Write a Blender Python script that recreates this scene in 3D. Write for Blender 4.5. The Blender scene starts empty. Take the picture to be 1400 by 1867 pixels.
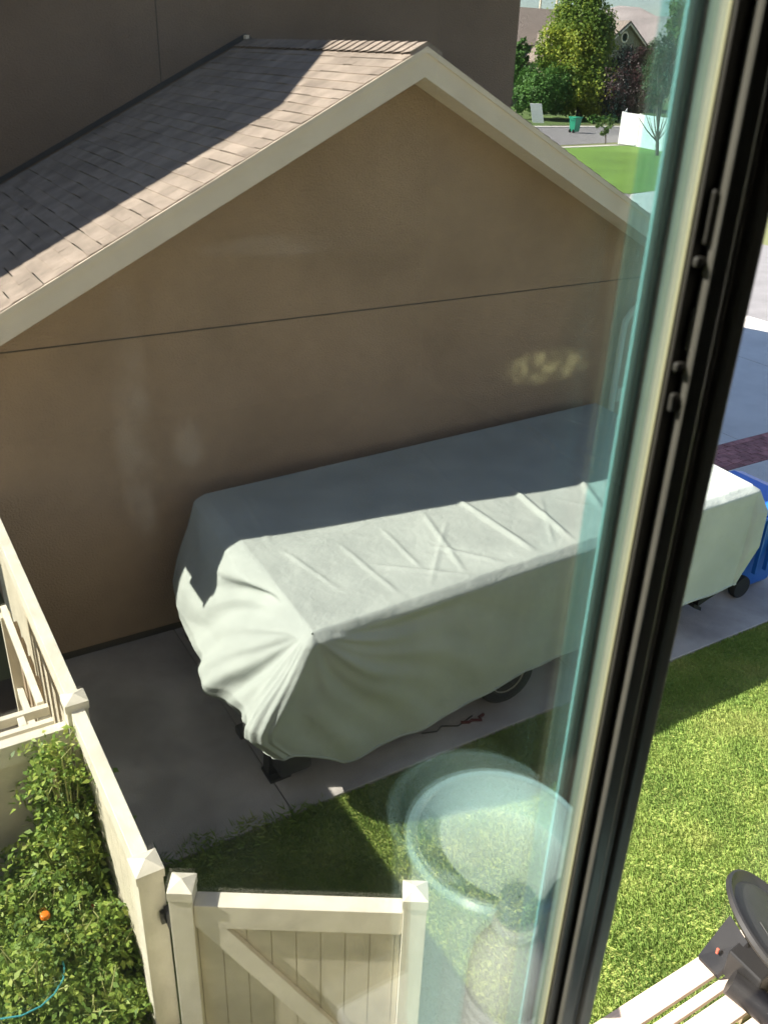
import bpy, bmesh, math, random
import numpy as np
from mathutils import Vector, Matrix
S = bpy.context.scene
COL = S.collection
PI = math.pi
rnd = random.Random(7)
rng = np.random.default_rng(11)

# ------------------------------------------------------------------ camera
cam = bpy.data.cameras.new("camera")
cam.sensor_fit = 'VERTICAL'; cam.sensor_height = 36.0; cam.sensor_width = 27.0
F_PX = 1621.0
cam.lens = F_PX / 1867.0 * 36.0
cam.clip_start = 0.01; cam.clip_end = 20000
CO = bpy.data.objects.new("camera", cam); COL.objects.link(CO)
def _d(x, y): return np.array([x - 700.0, -(y - 933.5), -F_PX])
_dn = _d(583, 4070); _dn /= np.linalg.norm(_dn); _Z = -_dn
_Y = _d(-397, 57); _Y -= _Y.dot(_Z) * _Z; _Y /= np.linalg.norm(_Y); _X = np.cross(_Y, _Z)
R = np.array([_X, _Y, _Z]); EYE = np.array([0, 0, 5.0])
M = Matrix([[*R[0], 0], [*R[1], 0], [*R[2], 5.0], [0, 0, 0, 1]])
CO.matrix_world = M
cam.dof.use_dof = True; cam.dof.focus_distance = 7.5; cam.dof.aperture_fstop = 18.0
S.camera = CO
# surveyed sight lines: a direction met with a real plane of known height or depth
def onz(x, y, z=0.0):
    v = R @ _d(x, y); return EYE + v * (z - 5.0) / v[2]
def polar(x, y, dist):
    v = R @ _d(x, y); return EYE + v * dist / math.hypot(v[0], v[1])

# ------------------------------------------------------------------ world, sun, exposure
W = bpy.data.worlds.new("World"); S.world = W; W.use_nodes = True
nt = W.node_tree; nt.nodes.clear()
sky = nt.nodes.new('ShaderNodeTexSky'); sky.sky_type = 'NISHITA'; sky.sun_disc = False
TS = Vector((-1.0, 0.47, 1.0)).normalized()
sky.sun_elevation = math.asin(TS.z); sky.sun_rotation = math.atan2(TS.x, TS.y)
sky.altitude = 1400; sky.air_density = 1.0; sky.dust_density = 1.0
bg = nt.nodes.new('ShaderNodeBackground'); bg.inputs[1].default_value = 0.066
out = nt.nodes.new('ShaderNodeOutputWorld')
nt.links.new(sky.outputs[0], bg.inputs[0]); nt.links.new(bg.outputs[0], out.inputs[0])
sl = bpy.data.lights.new("sun", 'SUN'); sl.energy = 5.0; sl.angle = math.radians(0.5); sl.color = (1.0, 0.94, 0.85)
so = bpy.data.objects.new("sun", sl); COL.objects.link(so); so.location = (0, 0, 40)
so.rotation_euler = TS.to_track_quat('Z', 'Y').to_euler()
S.view_settings.view_transform = 'Standard'; S.view_settings.look = 'None'
S.view_settings.gamma = 1.0; S.view_settings.exposure = 1.75
S.render.resolution_x = 767; S.render.resolution_y = 1024
S.render.engine = 'CYCLES'
S.cycles.transparent_max_bounces = 32; S.cycles.max_bounces = 10; S.cycles.glossy_bounces = 5

# ------------------------------------------------------------------ materials
MATS = {}
def mat(name, col, rough=0.8, var=0.0, scale=4.0, bump=0.0, bscale=60.0, metal=0.0, spec=0.5,
        col2=None, island=0.0, detail=4.0, streak=None, nr=0.6, bd=0.01, stain=None):
    if name in MATS: return MATS[name]
    m = bpy.data.materials.new(name); m.use_nodes = True; n = m.node_tree; b = n.nodes['Principled BSDF']
    b.inputs['Roughness'].default_value = rough; b.inputs['Metallic'].default_value = metal
    b.inputs['Specular IOR Level'].default_value = spec
    tc = n.nodes.new('ShaderNodeTexCoord')
    src = tc.outputs['Object']
    c1 = (*col, 1); c2 = (*(col2 if col2 else [min(1, c * (1 + var)) for c in col]), 1)
    c0 = c1 if col2 else (*[c * (1 - var) for c in col], 1)
    cur = None
    if var or col2:
        t = n.nodes.new('ShaderNodeTexNoise'); t.inputs['Scale'].default_value = scale; t.inputs['Detail'].default_value = detail
        t.inputs['Roughness'].default_value = nr
        if streak:
            mp = n.nodes.new('ShaderNodeMapping'); mp.inputs['Scale'].default_value = streak
            n.links.new(src, mp.inputs[0]); n.links.new(mp.outputs[0], t.inputs[0])
        else: n.links.new(src, t.inputs[0])
        r = n.nodes.new('ShaderNodeValToRGB'); r.color_ramp.elements[0].position = 0.32; r.color_ramp.elements[1].position = 0.68
        r.color_ramp.elements[0].color = c0; r.color_ramp.elements[1].color = c2
        n.links.new(t.outputs[0], r.inputs[0]); cur = r.outputs[0]
    if island:
        g = n.nodes.new('ShaderNodeNewGeometry'); mr = n.nodes.new('ShaderNodeMapRange')
        mr.inputs[3].default_value = 1 - island; mr.inputs[4].default_value = 1 + island
        n.links.new(g.outputs['Random Per Island'], mr.inputs[0])
        mx = n.nodes.new('ShaderNodeVectorMath'); mx.operation = 'SCALE'
        if cur: n.links.new(cur, mx.inputs[0])
        else: mx.inputs[0].default_value = col
        n.links.new(mr.outputs[0], mx.inputs['Scale']); cur = mx.outputs[0]
    if stain and cur:   # weathering blotches: (strength, scale)
        ts = n.nodes.new('ShaderNodeTexNoise'); ts.inputs['Scale'].default_value = stain[1]; ts.inputs['Detail'].default_value = 8; ts.inputs['Distortion'].default_value = .6
        n.links.new(src, ts.inputs[0]); ms_ = n.nodes.new('ShaderNodeMapRange'); ms_.inputs[1].default_value = .34; ms_.inputs[2].default_value = .56
        ms_.inputs[3].default_value = 1 - stain[0]; ms_.inputs[4].default_value = 1.0; n.links.new(ts.outputs[0], ms_.inputs[0])
        vm = n.nodes.new('ShaderNodeVectorMath'); vm.operation = 'SCALE'; n.links.new(cur, vm.inputs[0]); n.links.new(ms_.outputs[0], vm.inputs['Scale']); cur = vm.outputs[0]
    if cur: n.links.new(cur, b.inputs['Base Color'])
    else: b.inputs['Base Color'].default_value = c1
    if bump:
        t2 = n.nodes.new('ShaderNodeTexNoise'); t2.inputs['Scale'].default_value = bscale; t2.inputs['Detail'].default_value = 5
        n.links.new(src, t2.inputs[0]); bp = n.nodes.new('ShaderNodeBump'); bp.inputs['Strength'].default_value = min(1, bump)
        bp.inputs['Distance'].default_value = bd
        n.links.new(t2.outputs[0], bp.inputs['Height']); n.links.new(bp.outputs[0], b.inputs['Normal'])
    MATS[name] = m; return m
def leafmat(name, stops, trans=0.35, rough=0.55, noise=0.0, nscale=0.6):
    """leaf colours vary from leaf to leaf (and in broad clumps when noise is given)"""
    if name in MATS: return MATS[name]
    m = bpy.data.materials.new(name); m.use_nodes = True; n = m.node_tree; b = n.nodes['Principled BSDF']
    b.inputs['Roughness'].default_value = rough; b.inputs['Specular IOR Level'].default_value = 0.35
    g = n.nodes.new('ShaderNodeNewGeometry'); r = n.nodes.new('ShaderNodeValToRGB')
    while len(r.color_ramp.elements) < len(stops): r.color_ramp.elements.new(0.5)
    for e, (p, c) in zip(r.color_ramp.elements, stops): e.position = p; e.color = (*c, 1)
    if noise:
        tc = n.nodes.new('ShaderNodeTexCoord'); t = n.nodes.new('ShaderNodeTexNoise'); t.inputs['Scale'].default_value = nscale; t.inputs['Detail'].default_value = 3
        n.links.new(tc.outputs['Object'], t.inputs[0])
        mr = n.nodes.new('ShaderNodeMapRange'); mr.inputs[1].default_value = 0.3; mr.inputs[2].default_value = 0.7
        n.links.new(t.outputs[0], mr.inputs[0])
        mx = n.nodes.new('ShaderNodeMix'); mx.inputs[0].default_value = noise
        n.links.new(g.outputs['Random Per Island'], mx.inputs[2]); n.links.new(mr.outputs[0], mx.inputs[3])
        n.links.new(mx.outputs[0], r.inputs[0])
    else: n.links.new(g.outputs['Random Per Island'], r.inputs[0])
    n.links.new(r.outputs[0], b.inputs['Base Color'])
    tr = n.nodes.new('ShaderNodeBsdfTranslucent'); n.links.new(r.outputs[0], tr.inputs[0])
    ms = n.nodes.new('ShaderNodeMixShader'); ms.inputs[0].default_value = trans
    o = n.nodes['Material Output']
    n.links.new(b.outputs[0], ms.inputs[1]); n.links.new(tr.outputs[0], ms.inputs[2]); n.links.new(ms.outputs[0], o.inputs[0])
    MATS[name] = m; return m
def glassmat(name, tint, f0=0.05, haze=0.0, hazecol=(1, 1, 1), rough=0.0, smudge=False, tl_mix=0.6):
    """thin-sheet glass: Schlick reflection over tinted transmission"""
    m = bpy.data.materials.new(name); m.use_nodes = True; n = m.node_tree; n.nodes.clear(); L = n.links.new
    o = n.nodes.new('ShaderNodeOutputMaterial')
    tr = n.nodes.new('ShaderNodeBsdfTransparent'); tr.inputs[0].default_value = (*tint, 1)
    gl = n.nodes.new('ShaderNodeBsdfGlossy'); gl.inputs['Roughness'].default_value = rough
    lw = n.nodes.new('ShaderNodeLayerWeight'); lw.inputs[0].default_value = 0.5
    pw = n.nodes.new('ShaderNodeMath'); pw.operation = 'POWER'; pw.inputs[1].default_value = 5
    L(lw.outputs['Facing'], pw.inputs[0])
    ma = n.nodes.new('ShaderNodeMath'); ma.operation = 'MULTIPLY_ADD'; ma.inputs[1].default_value = (1 - f0) * 0.45; ma.inputs[2].default_value = f0
    L(pw.outputs[0], ma.inputs[0])
    mx = n.nodes.new('ShaderNodeMixShader'); L(ma.outputs[0], mx.inputs[0]); L(tr.outputs[0], mx.inputs[1]); L(gl.outputs[0], mx.inputs[2])
    cur = mx.outputs[0]
    if haze or smudge:
        df = n.nodes.new('ShaderNodeBsdfDiffuse'); df.inputs[0].default_value = (*hazecol, 1)
        tl = n.nodes.new('ShaderNodeBsdfTranslucent'); tl.inputs[0].default_value = (*hazecol, 1)
        ad = n.nodes.new('ShaderNodeMixShader'); ad.inputs[0].default_value = tl_mix; L(df.outputs[0], ad.inputs[1]); L(tl.outputs[0], ad.inputs[2])
        m2 = n.nodes.new('ShaderNodeMixShader'); L(cur, m2.inputs[1]); L(ad.outputs[0], m2.inputs[2])
        m2.inputs[0].default_value = haze
        if smudge:
            tc = n.nodes.new('ShaderNodeTexCoord'); t = n.nodes.new('ShaderNodeTexNoise'); t.inputs['Scale'].default_value = 9; t.inputs['Detail'].default_value = 6
            mp = n.nodes.new('ShaderNodeMapping'); mp.inputs['Scale'].default_value = (1.6, 1, 0.5); L(tc.outputs['Object'], mp.inputs[0]); L(mp.outputs[0], t.inputs[0])
            mr = n.nodes.new('ShaderNodeMapRange'); mr.inputs[1].default_value = 0.45; mr.inputs[2].default_value = 0.8; mr.inputs[3].default_value = haze * 0.5; mr.inputs[4].default_value = haze * 3
            L(t.outputs[0], mr.inputs[0]); L(mr.outputs[0], m2.inputs[0])
        cur = m2.outputs[0]
    L(cur, o.inputs[0]); MATS[name] = m; return m

# ------------------------------------------------------------------ mesh helpers
class MB:
    def __init__(s): s.v = []; s.f = []
    def add(s, vs, fs):
        o = len(s.v); s.v += [tuple(map(float, p)) for p in vs]; s.f += [tuple(i + o for i in f) for f in fs]; return s
    def box(s, x0, x1, y0, y1, z0, z1):
        return s.add([(x0, y0, z0), (x1, y0, z0), (x1, y1, z0), (x0, y1, z0), (x0, y0, z1), (x1, y0, z1), (x1, y1, z1), (x0, y1, z1)],
                     [(0, 3, 2, 1), (4, 5, 6, 7), (0, 1, 5, 4), (1, 2, 6, 5), (2, 3, 7, 6), (3, 0, 4, 7)])
    def obox(s, c, ax, ay, az, hx, hy, hz):
        c = Vector(c); ax, ay, az = Vector(ax).normalized() * hx, Vector(ay).normalized() * hy, Vector(az).normalized() * hz
        vs = [c + ax * a + ay * b + az * d for d in (-1, 1) for a, b in ((-1, -1), (1, -1), (1, 1), (-1, 1))]
        return s.add(vs, [(0, 3, 2, 1), (4, 5, 6, 7), (0, 1, 5, 4), (1, 2, 6, 5), (2, 3, 7, 6), (3, 0, 4, 7)])
    def prism(s, poly, a0, a1, axis='z'):
        n = len(poly)
        def P(p, a): return {'z': (p[0], p[1], a), 'y': (p[0], a, p[1]), 'x': (a, p[0], p[1])}[axis]
        vs = [P(p, a0) for p in poly] + [P(p, a1) for p in poly]
        return s.add(vs, [tuple(range(n))[::-1], tuple(range(n, 2 * n))] + [(i, (i + 1) % n, (i + 1) % n + n, i + n) for i in range(n)])
    def tube(s, pts, r, n=8, caps=True):
        pts = [Vector(p) for p in pts]; rs = r if isinstance(r, (list, tuple)) else [r] * len(pts); o = len(s.v); vs = []; u = None
        for i, p in enumerate(pts):
            d = (pts[min(i + 1, len(pts) - 1)] - pts[max(i - 1, 0)]).normalized()
            u = (Vector((0, 0, 1)) if abs(d.z) < 0.9 else Vector((1, 0, 0))) if u is None else u
            u = (u - d * u.dot(d)).normalized(); w = d.cross(u)
            vs += [p + (u * math.cos(t) + w * math.sin(t)) * rs[i] for t in [2 * PI * k / n for k in range(n)]]
        fs = [(i * n + k, i * n + (k + 1) % n, (i + 1) * n + (k + 1) % n, (i + 1) * n + k) for i in range(len(pts) - 1) for k in range(n)]
        if caps: fs += [tuple(range(n))[::-1], tuple(range((len(pts) - 1) * n, len(pts) * n))]
        return s.add(vs, fs)
    def lathe(s, c, prof, n=32, axis=(0, 0, 1), ref=None, close=True):
        c = Vector(c); a = Vector(axis).normalized(); u = Vector(ref) if ref else (Vector((1, 0, 0)) if abs(a.x) < 0.9 else Vector((0, 1, 0)))
        u = (u - a * u.dot(a)).normalized(); w = a.cross(u)
        vs = [c + a * h + (u * math.cos(2 * PI * k / n) + w * math.sin(2 * PI * k / n)) * r for r, h in prof for k in range(n)]
        fs = [(i * n + k, i * n + (k + 1) % n, (i + 1) * n + (k + 1) % n, (i + 1) * n + k) for i in range(len(prof) - 1) for k in range(n)]
        if close: fs += [tuple(range(n))[::-1], tuple(range((len(prof) - 1) * n, len(prof) * n))]
        return s.add(vs, fs)
    def build(s, name, m, parent=None, smooth=False, bevel=0.0, org=None):
        base = Vector(parent['_org']) if parent is not None else Vector(org if org else (0, 0, 0))
        me = bpy.data.meshes.new(name); me.from_pydata([tuple(Vector(p) - base) for p in s.v], [], s.f)
        me.materials.append(m if not isinstance(m, str) else MATS[m])
        bm = bmesh.new(); bm.from_mesh(me); bmesh.ops.recalc_face_normals(bm, faces=bm.faces); bm.to_mesh(me); bm.free()
        if smooth: me.polygons.foreach_set('use_smooth', [True] * len(me.polygons))
        o = bpy.data.objects.new(name, me); COL.objects.link(o)
        if parent is not None: o.parent = parent
        else: o.location = base
        o['_org'] = tuple(base)
        if bevel:
            b = o.modifiers.new('bevel', 'BEVEL'); b.width = bevel; b.segments = 2; b.limit_method = 'ANGLE'
        if smooth:
            try: me.set_sharp_from_angle(angle=math.radians(40))
            except Exception: pass
        return o
def npmesh(name, V, Fq, m, parent=None, org=(0, 0, 0), smooth=False, k=4):
    """fast mesh of k-gons from numpy arrays"""
    base = np.array(parent['_org'] if parent is not None else org, float)
    me = bpy.data.meshes.new(name); V = (np.asarray(V, float) - base).astype(np.float32); Fq = np.asarray(Fq, np.int32)
    me.vertices.add(len(V)); me.vertices.foreach_set('co', V.ravel())
    me.loops.add(Fq.size); me.loops.foreach_set('vertex_index', Fq.ravel())
    me.polygons.add(len(Fq)); me.polygons.foreach_set('loop_start', np.arange(0, Fq.size, k, dtype=np.int32))
    me.update(calc_edges=True); me.validate()
    if smooth: me.polygons.foreach_set('use_smooth', [True] * len(me.polygons))
    me.materials.append(m if not isinstance(m, str) else MATS[m])
    o = bpy.data.objects.new(name, me); COL.objects.link(o); o['_org'] = tuple(map(float, base))
    if parent is not None: o.parent = parent
    else: o.location = tuple(base)
    return o
def thing(name, label, cat, loc, group=None):
    o = bpy.data.objects.new(name, None); COL.objects.link(o); o.location = loc; o['_org'] = tuple(map(float, loc)); o.empty_display_size = 0.2
    return tag(o, label, cat, group)
def tag(o, label, cat, group=None):
    o['label'] = label; o['category'] = cat
    if group: o['group'] = group
    return o
def struct(o, kind='structure'): o['kind'] = kind; return o
def copy_tree(o, loc, label):
    r = o.copy(); COL.objects.link(r); r.location = loc; r['label'] = label; r['_org'] = tuple(loc)
    for ch in [c for c in bpy.data.objects if c.parent == o]:
        c = ch.copy(); COL.objects.link(c); c.parent = r
        for g in [q for q in bpy.data.objects if q.parent == ch]:
            d = g.copy(); COL.objects.link(d); d.parent = c
    return r

# palette
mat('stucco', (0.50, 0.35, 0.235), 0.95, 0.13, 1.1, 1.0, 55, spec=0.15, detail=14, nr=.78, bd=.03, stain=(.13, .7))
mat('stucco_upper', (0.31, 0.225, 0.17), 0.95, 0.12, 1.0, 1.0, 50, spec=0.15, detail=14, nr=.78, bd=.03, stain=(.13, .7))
mat('seam', (0.10, 0.085, 0.07), 0.9)
mat('trim', (0.88, 0.75, 0.61), 0.6, 0.05, 3, 0.1, 30)
mat('shingle', (0.42, 0.34, 0.285), 0.95, 0.20, 5, 0.8, 260, island=0.14, spec=0.2)
mat('shingle_edge', (0.06, 0.055, 0.05), 0.9)
mat('vinyl', (0.76, 0.705, 0.58), 0.42, 0.07, 3, 0.1, 20, nr=.7, detail=10, stain=(.12, 7), spec=0.4)
mat('vinyl_panel', (0.66, 0.60, 0.465), 0.5, 0.09, 3, 0.1, 20, nr=.7, detail=10, stain=(.14, 5), spec=0.3)
mat('black_metal', (0.012, 0.012, 0.014), 0.45)
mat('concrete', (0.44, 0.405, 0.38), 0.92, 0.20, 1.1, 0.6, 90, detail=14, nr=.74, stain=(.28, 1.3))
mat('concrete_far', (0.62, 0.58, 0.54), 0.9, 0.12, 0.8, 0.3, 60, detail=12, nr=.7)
mat('asphalt', (0.20, 0.19, 0.195), 0.95, 0.12, 1.5, 0.5, 120)
mat('brick', (0.36, 0.15, 0.14), 0.9, 0.3, 9, 0.4, 60, island=0.25)
mat('soil', (0.055, 0.04, 0.028), 0.95, 0.35, 6, 0.8, 25)
mat('rubber', (0.012, 0.012, 0.012), 0.8, 0.2, 10, 0.2, 40)
mat('rim', (0.55, 0.50, 0.40), 0.4, 0.08, 8, metal=0.6)
mat('wood', (0.62, 0.50, 0.42), 0.75, 0.16, 6, 0.25, 40, streak=(1, 14, 14))
mat('wood_post', (0.34, 0.255, 0.17), 0.8, 0.2, 6, 0.25, 40, streak=(14, 14, 1))
mat('bark', (0.10, 0.08, 0.065), 0.9, 0.3, 6, 0.5, 20)
mat('white_fence', (0.82, 0.82, 0.82), 0.5, 0.02, 2)

# ------------------------------------------------------------------ ground, paving
MATS['lawn'] = None
def lawnmat():
    m = bpy.data.materials.new('lawn'); m.use_nodes = True; n = m.node_tree; b = n.nodes['Principled BSDF']; L = n.links.new
    b.inputs['Roughness'].default_value = 0.9; b.inputs['Specular IOR Level'].default_value = 0.2
    g = n.nodes.new('ShaderNodeNewGeometry')
    t = n.nodes.new('ShaderNodeTexNoise'); t.inputs['Scale'].default_value = 1.6; t.inputs['Detail'].default_value = 6
    L(g.outputs['Position'], t.inputs[0])
    r = n.nodes.new('ShaderNodeValToRGB'); E = r.color_ramp.elements; E[0].position = 0.33; E[0].color = (0.17, 0.27, 0.06, 1); E[1].position = 0.82; E[1].color = (0.47, 0.46, 0.16, 1)
    e = E.new(0.52); e.color = (0.27, 0.38, 0.09, 1)
    ad = n.nodes.new('ShaderNodeMath'); ad.operation = 'MULTIPLY_ADD'; ad.inputs[1].default_value = 0.15; L(g.outputs['Random Per Island'], ad.inputs[0])
    sb = n.nodes.new('ShaderNodeMath'); sb.operation = 'SUBTRACT'; sb.inputs[1].default_value = 0.075; L(t.outputs[0], sb.inputs[0]); L(sb.outputs[0], ad.inputs[2])
    L(ad.outputs[0], r.inputs[0]); L(r.outputs[0], b.inputs['Base Color'])
    tr = n.nodes.new('ShaderNodeBsdfTranslucent'); L(r.outputs[0], tr.inputs[0])
    ms = n.nodes.new('ShaderNodeMixShader'); ms.inputs[0].default_value = 0.25; L(b.outputs[0], ms.inputs[1]); L(tr.outputs[0], ms.inputs[2])
    L(ms.outputs[0], n.nodes['Material Output'].inputs[0]); MATS['lawn'] = m
lawnmat()
mat('thatch', (0.30, 0.34, 0.085), 0.95, 0.25, 3, 0.8, 60)
mat('terrain', (0.16, 0.17, 0.07), 0.95, 0.3, 0.02, 0.3, 1)
gb = MB(); gb.add([(-3000, -3000, -0.02), (3000, -3000, -0.02), (3000, 3000, -0.02), (-3000, 3000, -0.02)], [(0, 1, 2, 3)])
struct(gb.build('ground', 'terrain'))
struct(MB().prism([(-6, -1), (15, -1), (15, 4.36), (-6, 4.36)], -0.015, -0.004).build('lawn_soil', 'thatch'))
# driveway slab with control joints
jx = [0.70, 2.02, 5.0, 8.0, 11.0, 14.5]
sb = MB(); sc_ = MB()
for a, b_ in zip(jx[:-1], jx[1:]):
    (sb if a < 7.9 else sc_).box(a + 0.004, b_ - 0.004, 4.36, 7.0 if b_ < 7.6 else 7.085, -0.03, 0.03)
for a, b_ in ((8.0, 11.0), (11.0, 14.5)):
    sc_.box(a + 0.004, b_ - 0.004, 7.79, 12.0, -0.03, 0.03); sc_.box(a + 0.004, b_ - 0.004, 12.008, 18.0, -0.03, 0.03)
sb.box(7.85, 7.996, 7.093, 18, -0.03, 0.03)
struct(sb.build('parking_pad', 'concrete', bevel=0.006)); struct(sc_.build('driveway', 'concrete_far', bevel=0.006))  # same slab; driveway's paler material lifts its shaded brightness by colour
# clay paver band across the driveway
pb = MB(); y = 7.095
for r_ in range(6):
    x = 8.0 - (0.1 if r_ % 2 else 0)
    while x < 14.45:
        a = max(x, 8.0); b_ = min(x + 0.205, 14.5)
        if b_ - a > 0.02: pb.box(a + 0.003, b_ - 0.003, y + 0.003, y + 0.112, -0.02, 0.028 + rnd.uniform(-0.002, 0.002))
        x += 0.21
    y += 0.115
struct(pb.build('paver_band', 'brick'))
struct(MB().box(14.508, 17.0, -4, 60, -0.03, 0.03).build('sidewalk', 'concrete_far'))
struct(MB().box(17.0, 17.18, -4, 60, -0.03, 0.05).build('kerb', 'concrete_far', bevel=0.02))
# street: turns away to the right behind the far lawn
st = MB(); st.prism([(17.18, -30), (25.0, -30), (25.3, 22.5), (29.0, 27.6), (34.0, 40), (40.0, 47.5), (62.0, 51.5), (200, 51), (200, 66), (52, 62), (30, 66), (17.18, 60)], -0.018, -0.008)
struct(st.build('street', 'asphalt'))
p1 = [onz(x, y)[:2] for x, y in [(1040, 272), (1128, 267), (1230, 283), (1215, 345), (1180, 350), (1150, 354)]]
lw = [(29.6, 28.8), (30.8, 29.0), (44, 31), (60, 30), (60, 40), (47.0, 46.7), (41.4, 46.0), (33, 45.0), (26.5, 33)]
struct(MB().prism(lw, -0.01, 0.02).build('corner_lawn', mat('far_grass', (0.13, 0.24, 0.035), 0.95, 0.18, 0.35, 0.6, 30, detail=7)))
struct(MB().prism([(25.0, 22.0), (44, 24), (60, 24), (60, 29.9), (44, 30.9), (30.8, 28.9), (29.4, 28.6), (27, 26.5)], -0.012, 0.03).build('corner_sidewalk', 'concrete_far'))
struct(MB().prism([(33, 45.1), (41.5, 46.05), (47.0, 46.75), (46.9, 47.3), (41.3, 46.6), (32.8, 45.7)], -0.012, 0.045).build('corner_kerb', 'concrete_far'))
far_lawn = [(30, 66.2), (52, 62.2), (61, 64.5), (120, 60), (120, 95), (30, 110)]
struct(MB().prism(far_lawn, -0.012, 0.01).build('far_verge', mat('verge', (0.09, 0.14, 0.035), 0.95, 0.3, 0.3, 0.5, 10)))
struct(MB().prism([(30, 64.9), (52, 61.0), (200, 50.6), (200, 51.2), (52, 61.9), (30, 66.0)], -0.012, 0.05).build('far_kerb', 'concrete_far'))

# grass blades, denser near the window
def blades(n, x0, x1, y0, y1, hmin, hmax, w, edge=None):
    x = rng.uniform(x0, x1, n); y = rng.uniform(y0, y1, n)
    dens = 0.5 + 0.5 * np.sin(x * 7.1 + 2 * np.sin(y * 5)) * np.sin(y * 6.3 + x)
    keep = rng.random(n) < 0.62 + 0.38 * dens
    if edge is not None: keep &= y < edge(x)
    x, y = x[keep], y[keep]; n = len(x)
    h = rng.uniform(hmin, hmax, n); a = rng.uniform(0, 2 * PI, n); lean = rng.uniform(0.5, 1.5, n) * h; b = a + rng.uniform(-0.9, 0.9, n)
    ww = w * rng.uniform(0.6, 1.3, n)
    V = np.zeros((n, 4, 3)); c, s = np.cos(a), np.sin(a); lx, ly = -np.sin(b) * lean, np.cos(b) * lean
    V[:, 0] = np.stack([x - c * ww, y - s * ww, -0.01 + 0 * x], 1); V[:, 1] = np.stack([x + c * ww, y + s * ww, -0.01 + 0 * x], 1)
    V[:, 2] = np.stack([x + c * ww * .7 + lx * .45, y + s * ww * .7 + ly * .45, h * .65], 1)
    V[:, 3] = np.stack([x + lx, y + ly, h], 1)
    return V.reshape(-1, 3), np.arange(n * 4).reshape(-1, 4)
edge = lambda x: 4.38 + 0.03 * np.sin(x * 9) + 0.02 * np.sin(x * 23) + 0.05 * (np.sin(x * 41) > 0.85)
parts = [blades(430000, 0.85, 8.6, 0.9, 4.5, 0.013, 0.032, 0.0025, edge), blades(90000, 8.2, 14.5, 0.9, 4.5, 0.02, 0.045, 0.0045, edge),
         blades(1500, 0.95, 2.3, 4.2, 4.52, 0.04, 0.085, 0.0032, lambda x: 4.38 + 0.13 * np.abs(np.sin(x * 8.3)) * np.clip(2.3 - x, 0, 1))]
V = np.concatenate([p[0] for p in parts]); off = np.cumsum([0] + [len(p[0]) for p in parts])[:-1]
Fq = np.concatenate([p[1] + o for p, o in zip(parts, off)])
g = npmesh('grass', V, Fq, 'lawn'); tag(g, 'sunlit mown back lawn with yellowing patches beside the concrete slab', 'grass'); struct(g, 'stuff')

# ------------------------------------------------------------------ neighbour house with attached garage
H = thing('house', 'brown stucco neighbour house with gabled garage in front of a taller wall', 'house', (3.5, 9.0, 0))
K = 0.51; RX, RZ = 4.31, 5.06
rz = lambda x: RZ - K * abs(x - RX)
xl, xr = 0.70, 7.80
wl = MB()   # garage gable wall in two lifts with a drip seam between
wl.prism([(xl, 0.10), (xr, 0.10), (xr, 2.895), (xl, 2.895)], 7.0, 7.2, 'y')
wl.prism([(xl, 2.907), (xr, 2.907), (xr, rz(xr) - 0.16), (RX, RZ - 0.16), (xl, rz(xl) - 0.16), (xl, 2.907)], 7.0, 7.2, 'y')
wl.box(xr - 0.2, xr, 7.2, 10.2, 0.1, 3.1); wl.box(xl, xl + 0.2, 7.2, 10.2, 0.1, 3.05)
gw = wl.build('garage_wall', 'stucco', H)
MB().box(xl, xr, 7.006, 7.19, 2.890, 2.912).build('seam', 'seam', gw)
MB().box(xl, xr + 0.02, 7.03, 7.2, -0.02, 0.10).build('foundation', 'seam', H)
# upper house
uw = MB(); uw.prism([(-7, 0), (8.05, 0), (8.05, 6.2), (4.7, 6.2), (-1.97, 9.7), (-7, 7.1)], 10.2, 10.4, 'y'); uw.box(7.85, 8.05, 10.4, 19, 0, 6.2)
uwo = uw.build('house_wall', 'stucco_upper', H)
MB().box(3.335, 3.345, 10.196, 10.21, 3.6, 6.9).build('seam', 'seam', uwo)
ur = MB(); t = 0.14
PX, PZ = -1.97, 9.95
ur.prism([(-8.5, PZ - (8.5 + PX) * K), (PX, PZ), (4.9, PZ - (4.9 - PX) * K), (4.9, PZ - (4.9 - PX) * K - t), (PX, PZ - t), (-8.5, PZ - (8.5 + PX) * K - t)], 9.8, 20, 'y')
ur.prism([(9.8, 6.35), (14.4, 8.6), (19.2, 6.3), (19.2, 6.15), (14.4, 8.45), (9.8, 6.2)], 4.3, 8.45, 'x')
ur.build('house_roof', mat('shingle_plain', (0.30, 0.25, 0.21), 0.95, 0.15, 8, 0.5, 100), H)
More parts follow.
